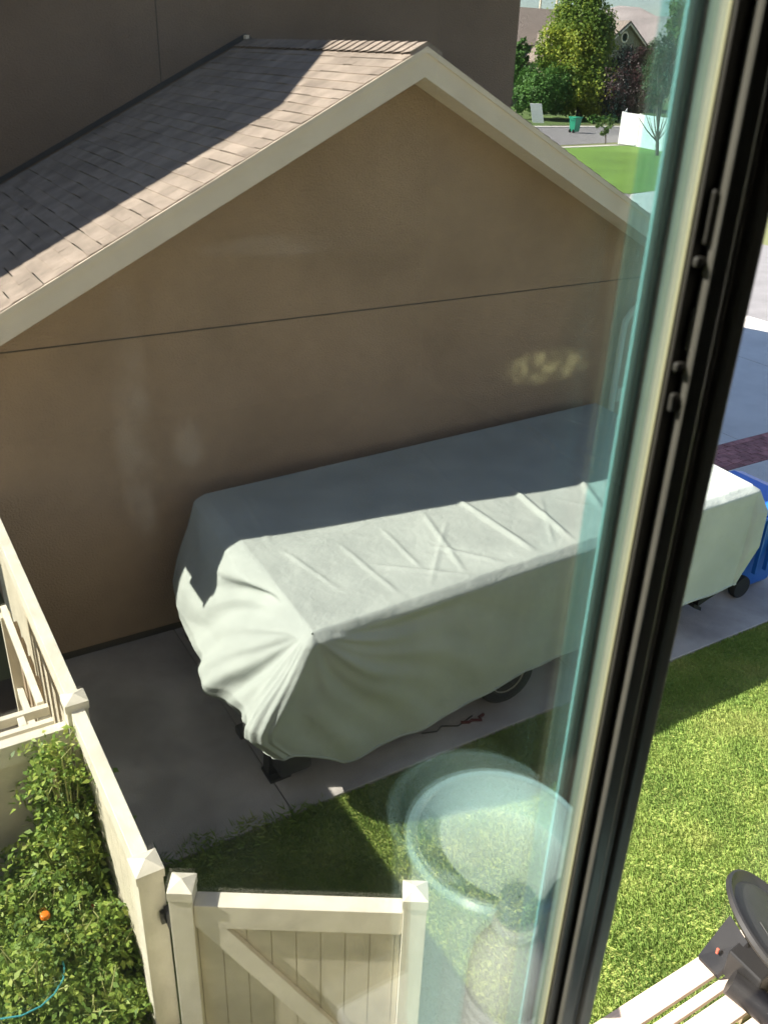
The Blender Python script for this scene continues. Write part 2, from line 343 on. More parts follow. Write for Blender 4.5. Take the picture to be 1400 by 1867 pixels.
# garage roof: deck, shingle courses as real overlapping tabs, ridge caps
y0, y1 = 6.58, 10.2
xe = [0.20, 8.22]
rb = MB()
rb.prism([(xe[0], rz(xe[0]) - 0.02), (RX, RZ - 0.02), (xe[1], rz(xe[1]) - 0.02), (xe[1], rz(xe[1]) - 0.12), (RX, RZ - 0.12), (xe[0], rz(xe[0]) - 0.12)], y0 + 0.03, y1, 'y')
roof = rb.build('garage_roof', 'shingle_edge', H)
cs, sn = math.cos(math.atan(K)), math.sin(math.atan(K))
sh = MB()
for side in (-1, 1):
    length = abs(xe[0 if side < 0 else 1] - RX) / cs; exp = 0.125; nc = int(length / exp)
    for i in range(nc + 1):
        s_hi = max(0, length - (i + 1) * exp); s_lo = length - i * exp
        y = y0 - rnd.uniform(0, 0.2)
        while y < y1:
            w = rnd.uniform(0.13, 0.36); a, b_ = max(y, y0 + rnd.uniform(0, 0.006)), min(y + w, y1)
            if b_ - a > 0.01:
                th = rnd.choice([0.005, 0.007, 0.008]); lo = s_lo + rnd.choice([0, 0, 0.004, -0.01])
                def P(s_, yy, up): return (RX + side * (s_ * cs + up * sn), yy, RZ - s_ * sn + up * cs)
                sh.add([P(s_hi, a, 0.001), P(s_hi, b_ - .001, 0.001), P(lo, b_ - .001, th), P(lo, a, th), P(lo, b_ - .001, -0.01), P(lo, a, -0.01), P(s_hi, a, -0.01), P(s_hi, b_ - .001, -0.01)],
                       [(0, 1, 2, 3), (3, 2, 4, 5), (0, 3, 5, 6), (1, 7, 4, 2)])
            y += w
sh.build('shingles', 'shingle', roof)
rc = MB(); y = y0 + 0.0; i = 0
while y < y1:
    b_ = min(y + 0.16, y1)
    for sd in (-1, 1):
        rc.add([(RX, y, RZ + 0.030), (RX, b_, RZ + 0.016), (RX + sd * 0.15, b_, RZ - 0.075 + 0.016), (RX + sd * 0.15, y, RZ - 0.075 + 0.030), (RX + sd * 0.15, y, RZ - 0.085), (RX, y, RZ - 0.01)],
               [(0, 1, 2, 3), (0, 3, 4, 5)])
    y += 0.135
rc.build('ridge_cap', 'shingle', roof)
MB().box(RX - 0.02, RX + 0.02, 10.12, 10.18, RZ + 0.02, RZ + 0.06).build('flashing', 'trim', roof)
# step flashing line where the roof meets the tall wall
fl = MB()
for sd, xx in ((-1, xe[0]), (1, xe[1])):
    fl.prism([(xx, rz(xx) + 0.02), (RX, RZ + 0.02), (RX, RZ + 0.075), (xx, rz(xx) + 0.075)], 10.185, 10.199, 'y')
fl.build('flashing', mat('dark_flash', (0.05, 0.05, 0.055), 0.5), roof)
# rake fascia boards and soffits
for sd, xx in ((-1, xe[0]), (1, xe[1])):
    fb = MB(); fb.prism([(RX, RZ - 0.012), (xx, rz(xx) - 0.012), (xx, rz(xx) - 0.222), (RX, RZ - 0.222)], y0 + 0.005, y0 + 0.03, 'y'); fo = fb.build('fascia', 'trim', H)
    f2 = MB(); f2.prism([(RX, RZ - 0.006), (xx, rz(xx) - 0.006), (xx, rz(xx) - 0.05), (RX, RZ - 0.05)], y0 - 0.012, y0 + 0.004, 'y'); f2.build('drip_edge', 'trim', fo)
    sf = MB(); n = 60
    for i in range(n):
        a = RX + (xx - RX) * i / n; b_ = RX + (xx - RX) * (i + 0.9) / n
        sf.prism([(a, rz(a) - 0.19), (b_, rz(b_) - 0.19), (b_, rz(b_) - 0.20), (a, rz(a) - 0.20)], y0 + 0.031, 7.0, 'y')
    sf.build('soffit', 'trim', H)
    MB().prism([(RX, RZ - 0.17), (xx, rz(xx) - 0.17), (xx, rz(xx) - 0.186), (RX, RZ - 0.186)], y0 + 0.031, 6.999, 'y').build('soffit_groove', 'seam', H)
MB().box(8.22, 8.32, y0, 10.2, 2.96, 3.06).build('gutter', 'trim', H, bevel=0.01)
MB().tube([(8.2, 6.86, 2.98), (8.1, 6.87, 2.9), (7.75, 6.92, 2.72), (7.42, 6.93, 2.56), (7.33, 6.93, 2.45), (7.32, 6.93, 2.2), (7.32, 6.93, 1.45), (7.32, 6.93, 0.1)], 0.036, 10).build('downspout', 'trim', H, smooth=True)
MB().box(7.38, 7.46, 6.92, 6.999, 1.5, 1.66).build('utility_box', 'trim', H)

# ------------------------------------------------------------------ travel trailer and its cover
T = thing('trailer', 'camping trailer parked under a cover, wheel and stabiliser jack showing', 'trailer', (4.2, 5.6, 0.03))
mat('trailer_body', (0.05, 0.05, 0.055), 0.6); mat('trailer_side', (0.55, 0.55, 0.5), 0.5)
MB().box(2.30, 6.66, 4.62, 6.50, 0.40, 1.45).build('body', 'trailer_side', T, bevel=0.03)
MB().box(2.03, 2.295, 4.60, 6.3, 0.14, 0.95).build('sun_blocker', 'trailer_body', T, bevel=0.03)  # added box under the nose, blocks sun spots on the slab
ch = MB()
for yy in (4.85, 6.2): ch.box(1.9, 6.8, yy, yy + 0.06, 0.45, 0.56)
for xx in (2.0, 3.0, 4.1, 5.2, 6.6): ch.box(xx, xx + 0.05, 4.82, 6.25, 0.44, 0.55)
ch.build('chassis', 'trailer_body', T)
def wheel(x, yf, z, r, parent, side=-1):
    w = 0.2
    ty = MB().lathe((x, yf, z), [(r * .6, 0.02), (r * .66, 0), (r * .9, 0.0), (r * .985, 0.025), (r, 0.06), (r, w - .06), (r * .985, w - .025), (r * .9, w), (r * .6, w)], 40, (0, 1, 0)).build('tyre', 'rubber', parent, smooth=True)
    rm = MB().lathe((x, yf + 0.01, z), [(r * .60, 0.0), (r * .58, 0.0), (r * .55, 0.03), (r * .52, 0.05), (r * .30, 0.035), (r * .16, 0.01), (r * .14, -0.02), (0.001, -0.022)], 40, (0, 1, 0), close=False)
    rim = rm.build('rim', 'rim', parent, smooth=True)
    if yf < 5:
        for k in range(5):
            a = 2 * PI * k / 5 + 0.3; d = Vector((math.cos(a), 0, math.sin(a)))
            MB().obox(Vector((x, yf + 0.02, z)) + d * r * .37, d, (0, 1, 0), d.cross(Vector((0, 1, 0))), r * .13, 0.006, r * .055).build('rim_slot', 'black_metal', parent)
    return ty
for i, (xx, yy) in enumerate(((4.16, 4.60), (4.16, 6.32))):
    w_ = MB().lathe((xx, yy + 0.02, 0.32), [(0.06, 0), (0.06, 0.17)], 16, (0, 1, 0)).build('wheel', 'black_metal', T)
    wheel(xx, yy, 0.32, 0.29, w_)
jk = MB(); jk.tube([(2.0, 4.86, 0.56), (2.03, 4.84, 0.40), (2.07, 4.80, 0.06)], [0.035, 0.035, 0.032], 8); jk.obox((2.06, 4.80, 0.16), (1, 0, 0.15), (0, 1, 0.1), (0, -0.15, 1), 0.06, 0.05, 0.13)
jk.box(1.99, 2.16, 4.70, 4.88, 0.03, 0.055)
jk.obox((1.93, 4.86, 0.50), (1, 0, 0.1), (0, 1, 0), (0, 0, 1), 0.12, 0.05, 0.03); jk.build('stabiliser_jack', 'black_metal', T)
jk = MB(); jk.obox((2.95, 4.62, 0.36), (1, 0.1, 0.5), (0, 1, 0), (0, 0, 1), 0.10, 0.03, 0.02); jk.obox((2.86, 4.62, 0.28), (1, 0, -1), (0, 1, 0), (1, 0, 1), 0.05, 0.03, 0.02); jk.build('stabiliser_jack', 'black_metal', T)
jk = MB(); jk.obox((6.62, 4.66, 0.36), (1, 0, 0.3), (0, 1, 0), (0, 0, 1), 0.13, 0.04, 0.03); jk.obox((6.5, 4.66, 0.28), (1, 0, -0.6), (0, 1, 0), (0, 0, 1), 0.07, 0.04, 0.02); jk.build('stabiliser_jack', 'black_metal', T)

def clothmat():
    m = bpy.data.materials.new('cover_fabric'); m.use_nodes = True; n = m.node_tree; b = n.nodes['Principled BSDF']; L = n.links.new
    b.inputs['Roughness'].default_value = 0.85; b.inputs['Specular IOR Level'].default_value = 0.2
    tc = n.nodes.new('ShaderNodeTexCoord'); t = n.nodes.new('ShaderNodeTexNoise'); t.inputs['Scale'].default_value = 2.5; t.inputs['Detail'].default_value = 6; L(tc.outputs['Object'], t.inputs[0])
    r = n.nodes.new('ShaderNodeValToRGB'); r.color_ramp.elements[0].position = .3; r.color_ramp.elements[1].position = .7
    r.color_ramp.elements[0].color = (0.38, 0.415, 0.385, 1); r.color_ramp.elements[1].color = (0.46, 0.50, 0.46, 1)
    L(t.outputs[0], r.inputs[0]); L(r.outputs[0], b.inputs['Base Color'])
    t2 = n.nodes.new('ShaderNodeTexNoise'); t2.inputs['Scale'].default_value = 5; t2.inputs['Detail'].default_value = 9; t2.inputs['Roughness'].default_value = .62; t2.inputs['Distortion'].default_value = 0.25; L(tc.outputs['Object'], t2.inputs[0])
    bp = n.nodes.new('ShaderNodeBump'); bp.inputs['Strength'].default_value = 0.45; bp.inputs['Distance'].default_value = 0.045; L(t2.outputs[0], bp.inputs['Height']); L(bp.outputs[0], b.inputs['Normal'])
    tr = n.nodes.new('ShaderNodeBsdfTranslucent'); L(r.outputs[0], tr.inputs[0]); ms = n.nodes.new('ShaderNodeMixShader'); ms.inputs[0].default_value = 0.08
    L(b.outputs[0], ms.inputs[1]); L(tr.outputs[0], ms.inputs[2]); L(ms.outputs[0], n.nodes['Material Output'].inputs[0]); MATS['cover_fabric'] = m
clothmat()
NL, NR, FR, FL = [np.array(p) for p in ((2.21, 4.41, 1.54), (6.78, 4.55, 1.59), (6.93, 6.80, 1.60), (2.31, 6.70, 1.54))]
def ridge(P, a, b, w, h):
    a, b = np.array(a), np.array(b); ab = b - a; t = np.clip(((P - a) @ ab) / (ab @ ab), 0, 1)
    d = np.linalg.norm(P - (a + t[..., None] * ab), axis=-1); e = np.clip(np.minimum(t, 1 - t) * 5, 0, 1)
    return h * np.exp(-(d / w) ** 2) * (0.25 + 0.75 * e)
FOLDS = [((4.20, 5.62), (4.22, 4.52), .030, .022), ((4.78, 5.56), (4.62, 4.55), .030, .026), ((5.48, 5.47), (5.22, 4.85), .035, .024), ((3.80, 5.52), (3.55, 4.55), .025, .012),
         ((2.93, 5.40), (2.97, 4.48), .022, .010), ((3.35, 5.45), (3.30, 4.75), .02, .010), ((3.55, 5.0), (3.9, 4.5), .025, .012), ((5.9, 5.9), (5.75, 4.6), .04, .022), ((6.35, 5.7), (6.3, 4.6), .03, .016),
         ((3.0, 5.0), (3.6, 4.45), .02, .012), ((2.5, 5.5), (2.62, 4.8), .02, .008), ((5.0, 5.2), (5.45, 4.55), .02, .008), ((3.2, 4.5), (3.9, 5.3), .02, .007), ((4.4, 4.52), (4.9, 5.3), .02, .007),
         ((2.6, 6.6), (2.45, 5.6), .03, .008), ((4.5, 6.7), (4.3, 5.8), .03, .006), ((5.9, 6.8), (5.7, 5.9), .03, .01), ((6.3, 6.8), (6.5, 5.9), .03, .01)]
def smooth_noise(x, y, seed):
    r = np.random.default_rng(seed); z = 0
    for k in range(8):
        a = r.uniform(0, 2 * PI); f = r.uniform(1.5, 6); z = z + np.sin((x * math.cos(a) + y * math.sin(a)) * f + r.uniform(0, 6.28)) / 8
    return z
nx, ny, nd, nfan = 340, 170, 90, 26
s = np.linspace(0, 1, nx + 1); tt = np.linspace(0, 1, ny + 1)
Sg, Tg = np.meshgrid(s, tt, indexing='ij')
Pt = ((1 - Sg)[..., None] * (1 - Tg)[..., None] * NL + Sg[..., None] * (1 - Tg)[..., None] * NR + Sg[..., None] * Tg[..., None] * FR + (1 - Sg)[..., None] * Tg[..., None] * FL)
zz = np.zeros_like(Sg)
for f_ in FOLDS: zz += ridge(Pt[..., :2], *f_)
em = np.clip(np.minimum(np.minimum(Sg * 4.6, (1 - Sg) * 4.6), np.minimum(Tg, 1 - Tg) * 2.3) * 5, 0, 1)
zz = zz * (0.3 + 0.7 * em) - 0.02 * em * (0.5 + smooth_noise(Pt[..., 0], Pt[..., 1], 3)) + 0.006 * smooth_noise(Pt[..., 0] * 3, Pt[..., 1] * 3, 5) * em
Pt[..., 2] += zz
topV = Pt.reshape(-1, 3); idx = np.arange((nx + 1) * (ny + 1)).reshape(nx + 1, ny + 1)
topF = np.stack([idx[:-1, :-1], idx[1:, :-1], idx[1:, 1:], idx[:-1, 1:]], -1).reshape(-1, 4)
# perimeter: near side (NL>NR), right (NR>FR), far (FR>FL), left (FL>NL) with fans at the corners
per = []; sides = []
nrm = {'N': (0, -1), 'R': (1, 0), 'F': (0, 1), 'L': (-1, 0)}
def arc(i, j, side, u): per.append((idx[i, j], nrm[side][0], nrm[side][1])); sides.append((side, u))
def fan(i, j, n0, n1, tagc):
    a0 = math.atan2(n0[1], n0[0]); a1 = math.atan2(n1[1], n1[0])
    if a1 < a0: a1 += 2 * PI
    for k in range(1, nfan): a = a0 + (a1 - a0) * k / nfan; per.append((idx[i, j], math.cos(a), math.sin(a))); sides.append((tagc, k / nfan))
for i in range(nx + 1): arc(i, 0, 'N', i / nx)
fan(nx, 0, nrm['N'], nrm['R'], 'NR')
for j in range(ny + 1): arc(nx, j, 'R', j / ny)
fan(nx, ny, nrm['R'], nrm['F'], 'RF')
for i in range(nx, -1, -1): arc(i, ny, 'F', 1 - i / nx)
fan(0, ny, nrm['F'], nrm['L'], 'FL')
for j in range(ny, -1, -1): arc(0, j, 'L', 1 - j / ny)
fan(0, 0, nrm['L'], nrm['N'], 'LN')
per_i = np.array([p[0] for p in per]); n2 = np.array([[p[1], p[2]] for p in per]); npz = len(per)
base = topV[per_i]
tv = np.linspace(0, 1, nd + 1)[1:]
A2 = np.repeat(base[:, None, :], nd, 1); NN = np.repeat(n2[:, None, :], nd, 1); TT = np.repeat(tv[None], npz, 0)
wN = np.clip(-NN[..., 1], 0, 1) ** 2; wL = np.clip(-NN[..., 0], 0, 1) ** 2; wLo = np.clip(-NN[..., 0], 0, 1) ** 5; wR = np.clip(NN[..., 0], 0, 1) ** 2; wF = np.clip(NN[..., 1], 0, 1) ** 2
X0 = A2[..., 0]; Y0 = A2[..., 1]
hemN = np.interp(X0, [2.2, 2.5, 3.1, 3.5, 4.15, 5.03, 6.0, 6.8], [.60, .30, .30, .38, .50, .46, .50, .47])
hemL = np.interp(Y0, [4.4, 4.7, 5.2, 6.7], [.60, .52, .40, .35])
hem = wN * hemN + wL * hemL + wR * 0.45 + wF * 0.4
oL = np.interp(TT, [0, .1, .3, .5, .66, .76, .88, 1], [0, .07, .20, .34, .43, .43, .34, .24]) * np.interp(Y0, [4.4, 4.7, 5.3, 6.3, 6.7], [.80, .92, 1.0, .86, .62])
oN = 0.02 - 0.03 * TT; oR = np.interp(TT, [0, .25, .6, 1], [0, .20, .22, .05]); oF = 0.03 * TT
sh_ = np.where(wN > 0.999, np.exp(-(X0 - 2.21) / 0.22), np.where(NN[..., 0] < -1e-6, 1.0, 0.0)) * (NN[..., 1] < 0.999) * oL
OUT = wN * oN + wR * oR + wF * oF + 0.02 * np.minimum(TT * 20, 1)
# tension folds that radiate from the near-left corner over the near side
hgt = 1.54 - hem; dep = TT * hgt
aN = np.abs(X0 - 2.21); th = np.arctan2(aN, dep + 1e-6); rho = np.hypot(aN, dep)
F_ = 0.028 * np.sin(th * 7 + 1.0 + 0.8 * np.sin(rho * 3)) + 0.018 * np.sin(th * 15 + 2 + rho) + 0.010 * np.sin(th * 31 + 2 * np.sin(rho * 4))
F_ = F_ * np.clip(rho * 2.2, 0, 1) * np.exp(-rho / 1.9) + 0.02 * np.sin(X0 * 2.7 + dep * 2.2 + 1) * TT + 0.012 * smooth_noise(X0 * 1.6, dep * 2.5, 9) * TT
OUT += np.where(wN > 0.5, 1, wN * 2) * F_ * np.clip(wN, 0, 1)
# swags across the nose from the same corner
aL = np.abs(Y0 - 4.41); thL = np.arctan2(dep * 1.0 + 0.10 * np.sin(aL * 2.6), aL + 1e-6); rhoL = np.hypot(aL, dep)
wrp = 0.5 * smooth_noise(Y0 * 1.3, dep * 1.8, 21)
G_ = 0.060 * np.sin(thL * 8.0 + 2.6 - 1.1 * rhoL + wrp * 2) + 0.032 * np.abs(np.sin(thL * 8.5 + .6 + .9 * rhoL - wrp * 3)) + 0.014 * np.sin(thL * 33 + 3 * rhoL + wrp * 8)
G_ = G_ * np.clip(rhoL * 1.5, 0, 1) * np.exp(-np.clip(rhoL - 1.0, 0, 9) / 1.1) + 0.02 * smooth_noise(Y0 * 2, dep * 3, 4) * TT
OUT += wL * G_
OUT += wR * 0.03 * np.sin(Y0 * 9 + dep * 2) * TT
# corner pleats
ang = np.arctan2(NN[..., 1], NN[..., 0])
cnr = np.array([len(sd[0]) == 2 for sd in sides])[:, None]
OUT = OUT + cnr * (0.006 * np.sin(ang * 10) * np.clip(TT * 2, 0, 1))
sag = np.where(cnr, 0, 0.0)
Z = A2[..., 2] - dep - 0.02 * np.sin(TT * PI) + 0.012 * np.sin(X0 * 11 + Y0 * 13) * TT * 0.6
r_ = 0.035
# round the top edge
OUT = OUT * np.clip(dep / 0.06, 0, 1) + r_ * np.sin(np.clip(dep / r_, 0, PI / 2)) 
skV = np.stack([A2[..., 0] - sh_ + NN[..., 0] * OUT, A2[..., 1] + NN[..., 1] * OUT, Z], -1)
sk_idx = len(topV) + np.arange(npz * nd).reshape(npz, nd)
colidx = np.concatenate([per_i[:, None], sk_idx], 1)
nxt = np.roll(colidx, -1, 0)
skF = np.stack([colidx[:, :-1], colidx[:, 1:], nxt[:, 1:], nxt[:, :-1]], -1).reshape(-1, 4)
Vc = np.concatenate([topV, skV.reshape(-1, 3)])
cover = npmesh('trailer_cover', Vc, np.concatenate([topF, skF]), 'cover_fabric', org=(4.2, 5.6, 0.03), smooth=True)
tag(cover, 'large pale grey-green fabric cover draped and creased over the parked trailer', 'cover')
hp = skV[:, -1, :]; hm = MB(); hm.tube([tuple(p) for p in hp[::3]] + [tuple(hp[0])], .009, 5, False); hm.build('hem', 'cover_fabric', cover, smooth=True)
# red strap loose on the slab by the tyre
MB().tube([(3.66, 4.57, 0.045), (3.72, 4.535, 0.05), (3.76, 4.55, 0.045), (3.82, 4.50, 0.06), (3.84, 4.55, 0.045), (3.89, 4.56, 0.05)], 0.014, 6).build('strap', mat('red', (0.10, 0.006, 0.006), 0.6), smooth=True)
s_ = bpy.data.objects['strap']; tag(s_, 'short red strap lying on the slab by the trailer tyre', 'strap')
cdm = MB(); cdm.tube([(3.30, 4.62, 0.04), (3.42, 4.57, 0.05), (3.5, 4.62, 0.035), (3.62, 4.55, 0.04), (3.8, 4.6, 0.04)], 0.007, 6)
tag(cdm.build('cable', 'black_metal'), 'thin black cable beside the red strap under the cover edge', 'cable')

# ------------------------------------------------------------------ vinyl fence, cross fence, gate
def post(mb, x0, x1, ya, yb, z1):
    mb.box(x0 + .004, x1 - .004, ya + .004, yb - .004, 0, z1 - 0.045)
def cap(mb, x0, x1, ya, yb, z1):
    c = ((x0 + x1) / 2, (ya + yb) / 2, z1 + 0.03)
    mb.add([(x0, ya, z1 - .05), (x1, ya, z1 - .05), (x1, yb, z1 - .05), (x0, yb, z1 - .05), (x0, ya, z1), (x1, ya, z1), (x1, yb, z1), (x0, yb, z1), c],
           [(3, 2, 1, 0), (0, 1, 5, 4), (1, 2, 6, 5), (2, 3, 7, 6), (3, 0, 4, 7), (4, 5, 8), (5, 6, 8), (6, 7, 8), (7, 4, 8)])
Fn = thing('vinyl_fence', 'long cream vinyl fence running between the tomato bed and the shaded slab', 'fence', (0.62, 4.5, 0))
for (ya, yb, zt) in ((2.86, 2.985, 1.725), (4.15, 4.27, 1.745)):
    a = MB(); post(a, 0.558, 0.682, ya, yb, zt); po = a.build('post', 'vinyl', Fn, bevel=.003)
    a = MB(); cap(a, 0.555, 0.685, ya - .003, yb + .003, zt); a.build('cap', 'vinyl', po)
for (ya, yb) in ((2.985, 4.15), (4.27, 6.99)):
    MB().box(0.583, 0.657, ya, yb, 1.56 if ya < 4 else 1.60, 1.70 if ya < 4 else 1.735).build('rail', 'vinyl', Fn, bevel=.004)
    MB().box(0.583, 0.657, ya, yb, 0.06, 0.20).build('rail', 'vinyl', Fn, bevel=.004)
    pm = MB(); y = ya
    while y < yb - .01:
        e_ = min(y + 0.152, yb); pm.box(0.604, 0.636, y + .002, e_ - .002, 0.2, 1.561 if ya < 4 else 1.601); y += 0.152
    pm.box(0.607, 0.633, ya, yb, 0.2, 1.561 if ya < 4 else 1.601); pm.build('panel', 'vinyl_panel', Fn)
MB().box(0.55, 0.75, 2.79, 2.85, 1.33, 1.39)
Fc = thing('cross_fence', 'short cream vinyl fence closing the far end of the tomato bed', 'fence', (-0.2, 4.2, 0))
MB().box(-2.2, 0.557, 4.175, 4.245, 1.44, 1.58).build('rail', 'vinyl', Fc, bevel=.004)
MB().box(-2.2, 0.557, 4.175, 4.245, 0.06, 0.2).build('rail', 'vinyl', Fc, bevel=.004)
pm = MB(); x = 0.557
while x > -2.2: pm.box(x - .15, x, 4.194, 4.226, 0.2, 1.44); x -= 0.152
pm.box(-2.2, 0.557, 4.197, 4.223, 0.2, 1.44); pm.build('panel', 'vinyl_panel', Fc)
# slatted timber bin frame behind the cross fence
Cb = thing('storage_rack', 'open slatted wooden rack behind the cross fence corner', 'rack', (0.25, 5.0, 0))
for (xx, yy) in ((0.44, 4.42), (0.44, 5.6), (-0.5, 4.42), (-0.5, 5.6)):
    MB().box(xx, xx + .07, yy, yy + .07, 0, 1.50).build('post', 'vinyl_panel', Cb, bevel=.004)
for (a, b_, c, d, e_, f_) in ((-0.5, 0.51, 4.435, 4.475, 1.501, 1.56), (-0.5, 0.51, 4.31, 4.35, 1.501, 1.55), (0.10, 0.14, 4.351, 4.434, 1.501, 1.55), (0.33, 0.37, 4.351, 4.434, 1.501, 1.55), (0.455, 0.495, 4.5, 5.66, 1.501, 1.56), (0.455, 0.495, 4.5, 5.6, 0.8, 0.9), (0.455, 0.495, 4.5, 5.6, 0.3, 0.4)):
    MB().box(a, b_, c, d, e_, f_).build('rail', 'vinyl', Cb, bevel=.003)
for yy in (4.75, 4.98, 5.21, 5.42): MB().box(0.50, 0.53, yy, yy + .11, 0.12, 1.49).build('slat', 'wood_post', Cb)
struct(MB().box(-3, 0.555, 4.25, 7.0, -0.014, -0.003).build('yard_soil', 'soil'))
struct(MB().box(-3, 0.57, 1.0, 4.17, -0.014, 0.05).build('garden_bed', 'soil'))

G = thing('gate', 'cream vinyl gate with diagonal brace standing ajar beside the fence post', 'gate', (0.73, 2.75, 0))
g0 = Vector((0.725, 2.745, 0)); gd = Vector((0.885, -0.5425, 0)); GL = 1.03; gd.normalize(); gn = Vector((-gd.y, gd.x, 0)); up = Vector((0, 0, 1))
def gp(u, v, z): return g0 + gd * u + gn * v + up * z
def gbox(u0, u1, v0, v1, z0, z1):
    return MB().obox(gp((u0 + u1) / 2, (v0 + v1) / 2, (z0 + z1) / 2), gd, gn, up, (u1 - u0) / 2, (v1 - v0) / 2, (z1 - z0) / 2)
def gcap(u0, u1, z1):
    q = [gp(u, v, z) for z in (z1 - .05, z1) for u, v in ((u0, -.057), (u1, -.057), (u1, .057), (u0, .057))] + [gp((u0 + u1) / 2, 0, z1 + .03)]
    return MB().add(q, [(3, 2, 1, 0), (0, 1, 5, 4), (1, 2, 6, 5), (2, 3, 7, 6), (3, 0, 4, 7), (4, 5, 8), (5, 6, 8), (6, 7, 8), (7, 4, 8)])
for (a, b_) in ((-0.052, 0.052), (GL - 0.052, GL + 0.052)):
    st_ = gbox(a, b_, -.052, .052, 0.08, 1.675).build('stile', 'vinyl', G, bevel=.003); gcap(a - .004, b_ + .004, 1.72).build('cap', 'vinyl', st_)
gbox(.053, GL - .053, -.04, .04, 1.48, 1.625).build('rail', 'vinyl', G, bevel=.004)
gbox(.053, GL - .053, -.04, .04, 0.12, 0.26).build('rail', 'vinyl', G, bevel=.004)
gm = MB(); u = .053
while u < GL - .06:
    e_ = min(u + .112, GL - .053); q = gbox(u + .0025, e_ - .0025, -.012, .012, .26, 1.48); gm.add(q.v, q.f); u += .112
q = gbox(.053, GL - .053, -.006, .006, .26, 1.48); gm.add(q.v, q.f); gm.build('panel', 'vinyl_panel', G)
a, b_ = gp(.07, -.026, 1.56), gp(GL - .08, -.026, 0.36); d = (b_ - a).normalized()
MB().obox((a + b_) / 2, d, gn, d.cross(gn), (b_ - a).length / 2, .0135, .052).build('brace', 'vinyl', G, bevel=.003)
for zz_ in (1.40, 0.35): MB().box(0.66, 0.72, 2.80, 2.856, zz_, zz_ + .09).build('hinge', 'black_metal', G)
MB().box(0.64, 0.683, 2.835, 2.859, 1.40, 1.47).build('hinge', 'black_metal', G)

# ------------------------------------------------------------------ blue bin
B = thing('wheelie_bin', 'blue wheeled recycling bin with its lid shut at the far end of the covered trailer', 'bin', (7.7, 5.05, 0.03))
mat('blue_plastic', (0.015, 0.11, 0.42), 0.38, 0.06, 5); mat('blue_lid', (0.02, 0.14, 0.62), 0.35)
bb = MB(); c0 = (7.42, 7.93, 4.86, 5.40); c1 = (7.34, 8.0, 4.76, 5.50)
bb.add([(c0[0], c0[2], .06), (c0[1], c0[2], .06), (c0[1], c0[3], .06), (c0[0], c0[3], .06), (c1[0], c1[2], .98), (c1[1], c1[2], .98), (c1[1], c1[3], .98), (c1[0], c1[3], .98)],
       [(0, 3, 2, 1), (4, 5, 6, 7), (0, 1, 5, 4), (1, 2, 6, 5), (2, 3, 7, 6), (3, 0, 4, 7)])
bb.build('body', 'blue_plastic', B, bevel=.04)
MB().box(7.31, 8.03, 4.73, 5.53, .955, 1.0).build('rim', 'blue_lid', B, bevel=.015)
MB().prism([(7.30, 1.0), (8.04, 1.0), (8.02, 1.06), (7.85, 1.11), (7.5, 1.11), (7.32, 1.06)], 4.74, 5.54, 'y').build('lid', 'blue_lid', B, bevel=.02)
MB().tube([(7.27, 4.85, .97), (7.23, 4.85, 1.0), (7.23, 5.4, 1.0), (7.27, 5.4, .97)], .016, 8).build('handle', 'blue_lid', B, smooth=True)
for yy in (4.80, 5.38):
    w_ = MB().lathe((7.40, yy, .15), [(.03, -.01), (.118, -.01), (.125, .01), (.125, .055), (.118, .07), (.03, .07)], 28, (0, 1, 0)).build('wheel', 'rubber', B, smooth=True)
MB().tube([(7.40, 4.8, .15), (7.40, 5.4, .15)], .012, 8).build('axle', 'black_metal', B)
for xx in (7.5, 7.67, 7.84): MB().box(xx, xx + .02, 4.755, 4.80, .30, .93).build('rib', 'blue_plastic', B)

# ------------------------------------------------------------------ wooden deck corner and black grill
D = thing('picnic_bench', 'pale sunlit wooden planks with open gaps in the lower right corner', 'planks', (3.2, 1.4, 0))
yy = 1.745
for i in range(6):
    w = (.118, .052, .118, .05, .118, .118)[i]; gap = (.028, .022, .03, .02, .03, .03)[i]
    MB().box(1.9, 3.95, yy - w, yy, .765, .80).build('plank', 'wood', D, bevel=.004); yy -= w + gap
for xx in (2.5, 3.6): MB().box(xx, xx + .09, 1.05, 1.73, .67, .764).build('joist', 'wood_post', D)
for (xx, y_) in ((2.5, 1.64), (3.6, 1.64), (2.5, 1.07), (3.6, 1.07)): MB().box(xx, xx + .09, y_, y_ + .09, 0, .669).build('leg', 'wood_post', D)
Q = thing('grill', 'black metal stand with a tilted round disc resting on the sunlit planks', 'grill', (3.5, 1.6, .80))
mat('black_paint', (0.010, 0.010, 0.013), 0.38, 0.15, 20); mat('disc_black', (0.024, 0.023, 0.024), 0.5, 0.2, 9)
tilt = Vector(R @ np.array([.60, .70, .36])).normalized(); dc = Vector(onz(1424, 1706, 1.08))
Rd = .36
dk = MB().lathe(dc, [(.001, -.03), (Rd * .9, -.035), (Rd, -.01), (Rd, .012), (Rd * .965, .018), (Rd * .90, .0), (Rd * .84, -.008), (Rd * .78, .004), (Rd * .5, .012), (.001, .014)], 64, tilt, close=False)
dob = dk.build('disc', 'disc_black', Q, smooth=True)
MB().lathe(dc + tilt * .013, [(.001, .004), (.028, .004), (.03, .0)], 20, tilt, close=False).build('hole', 'black_metal', dob)
u_ = Vector((-0.9, 0.1, 0.4)); u_ = (u_ - tilt * u_.dot(tilt)).normalized(); w2 = tilt.cross(u_)
MB().obox(dc + tilt * .013 + u_ * .17 - w2 * .02, w2, u_, tilt, .035, .009, .003).build('slot', 'black_metal', dob)
pa, pb_ = Vector(onz(1288, 1765, .86)), Vector(onz(1345, 1690, 1.02))
pl = MB(); q = [Vector(onz(x, y, z)) for x, y, z in ((1272, 1742, .83), (1307, 1778, .83), (1362, 1718, 1.05), (1330, 1668, 1.05))]
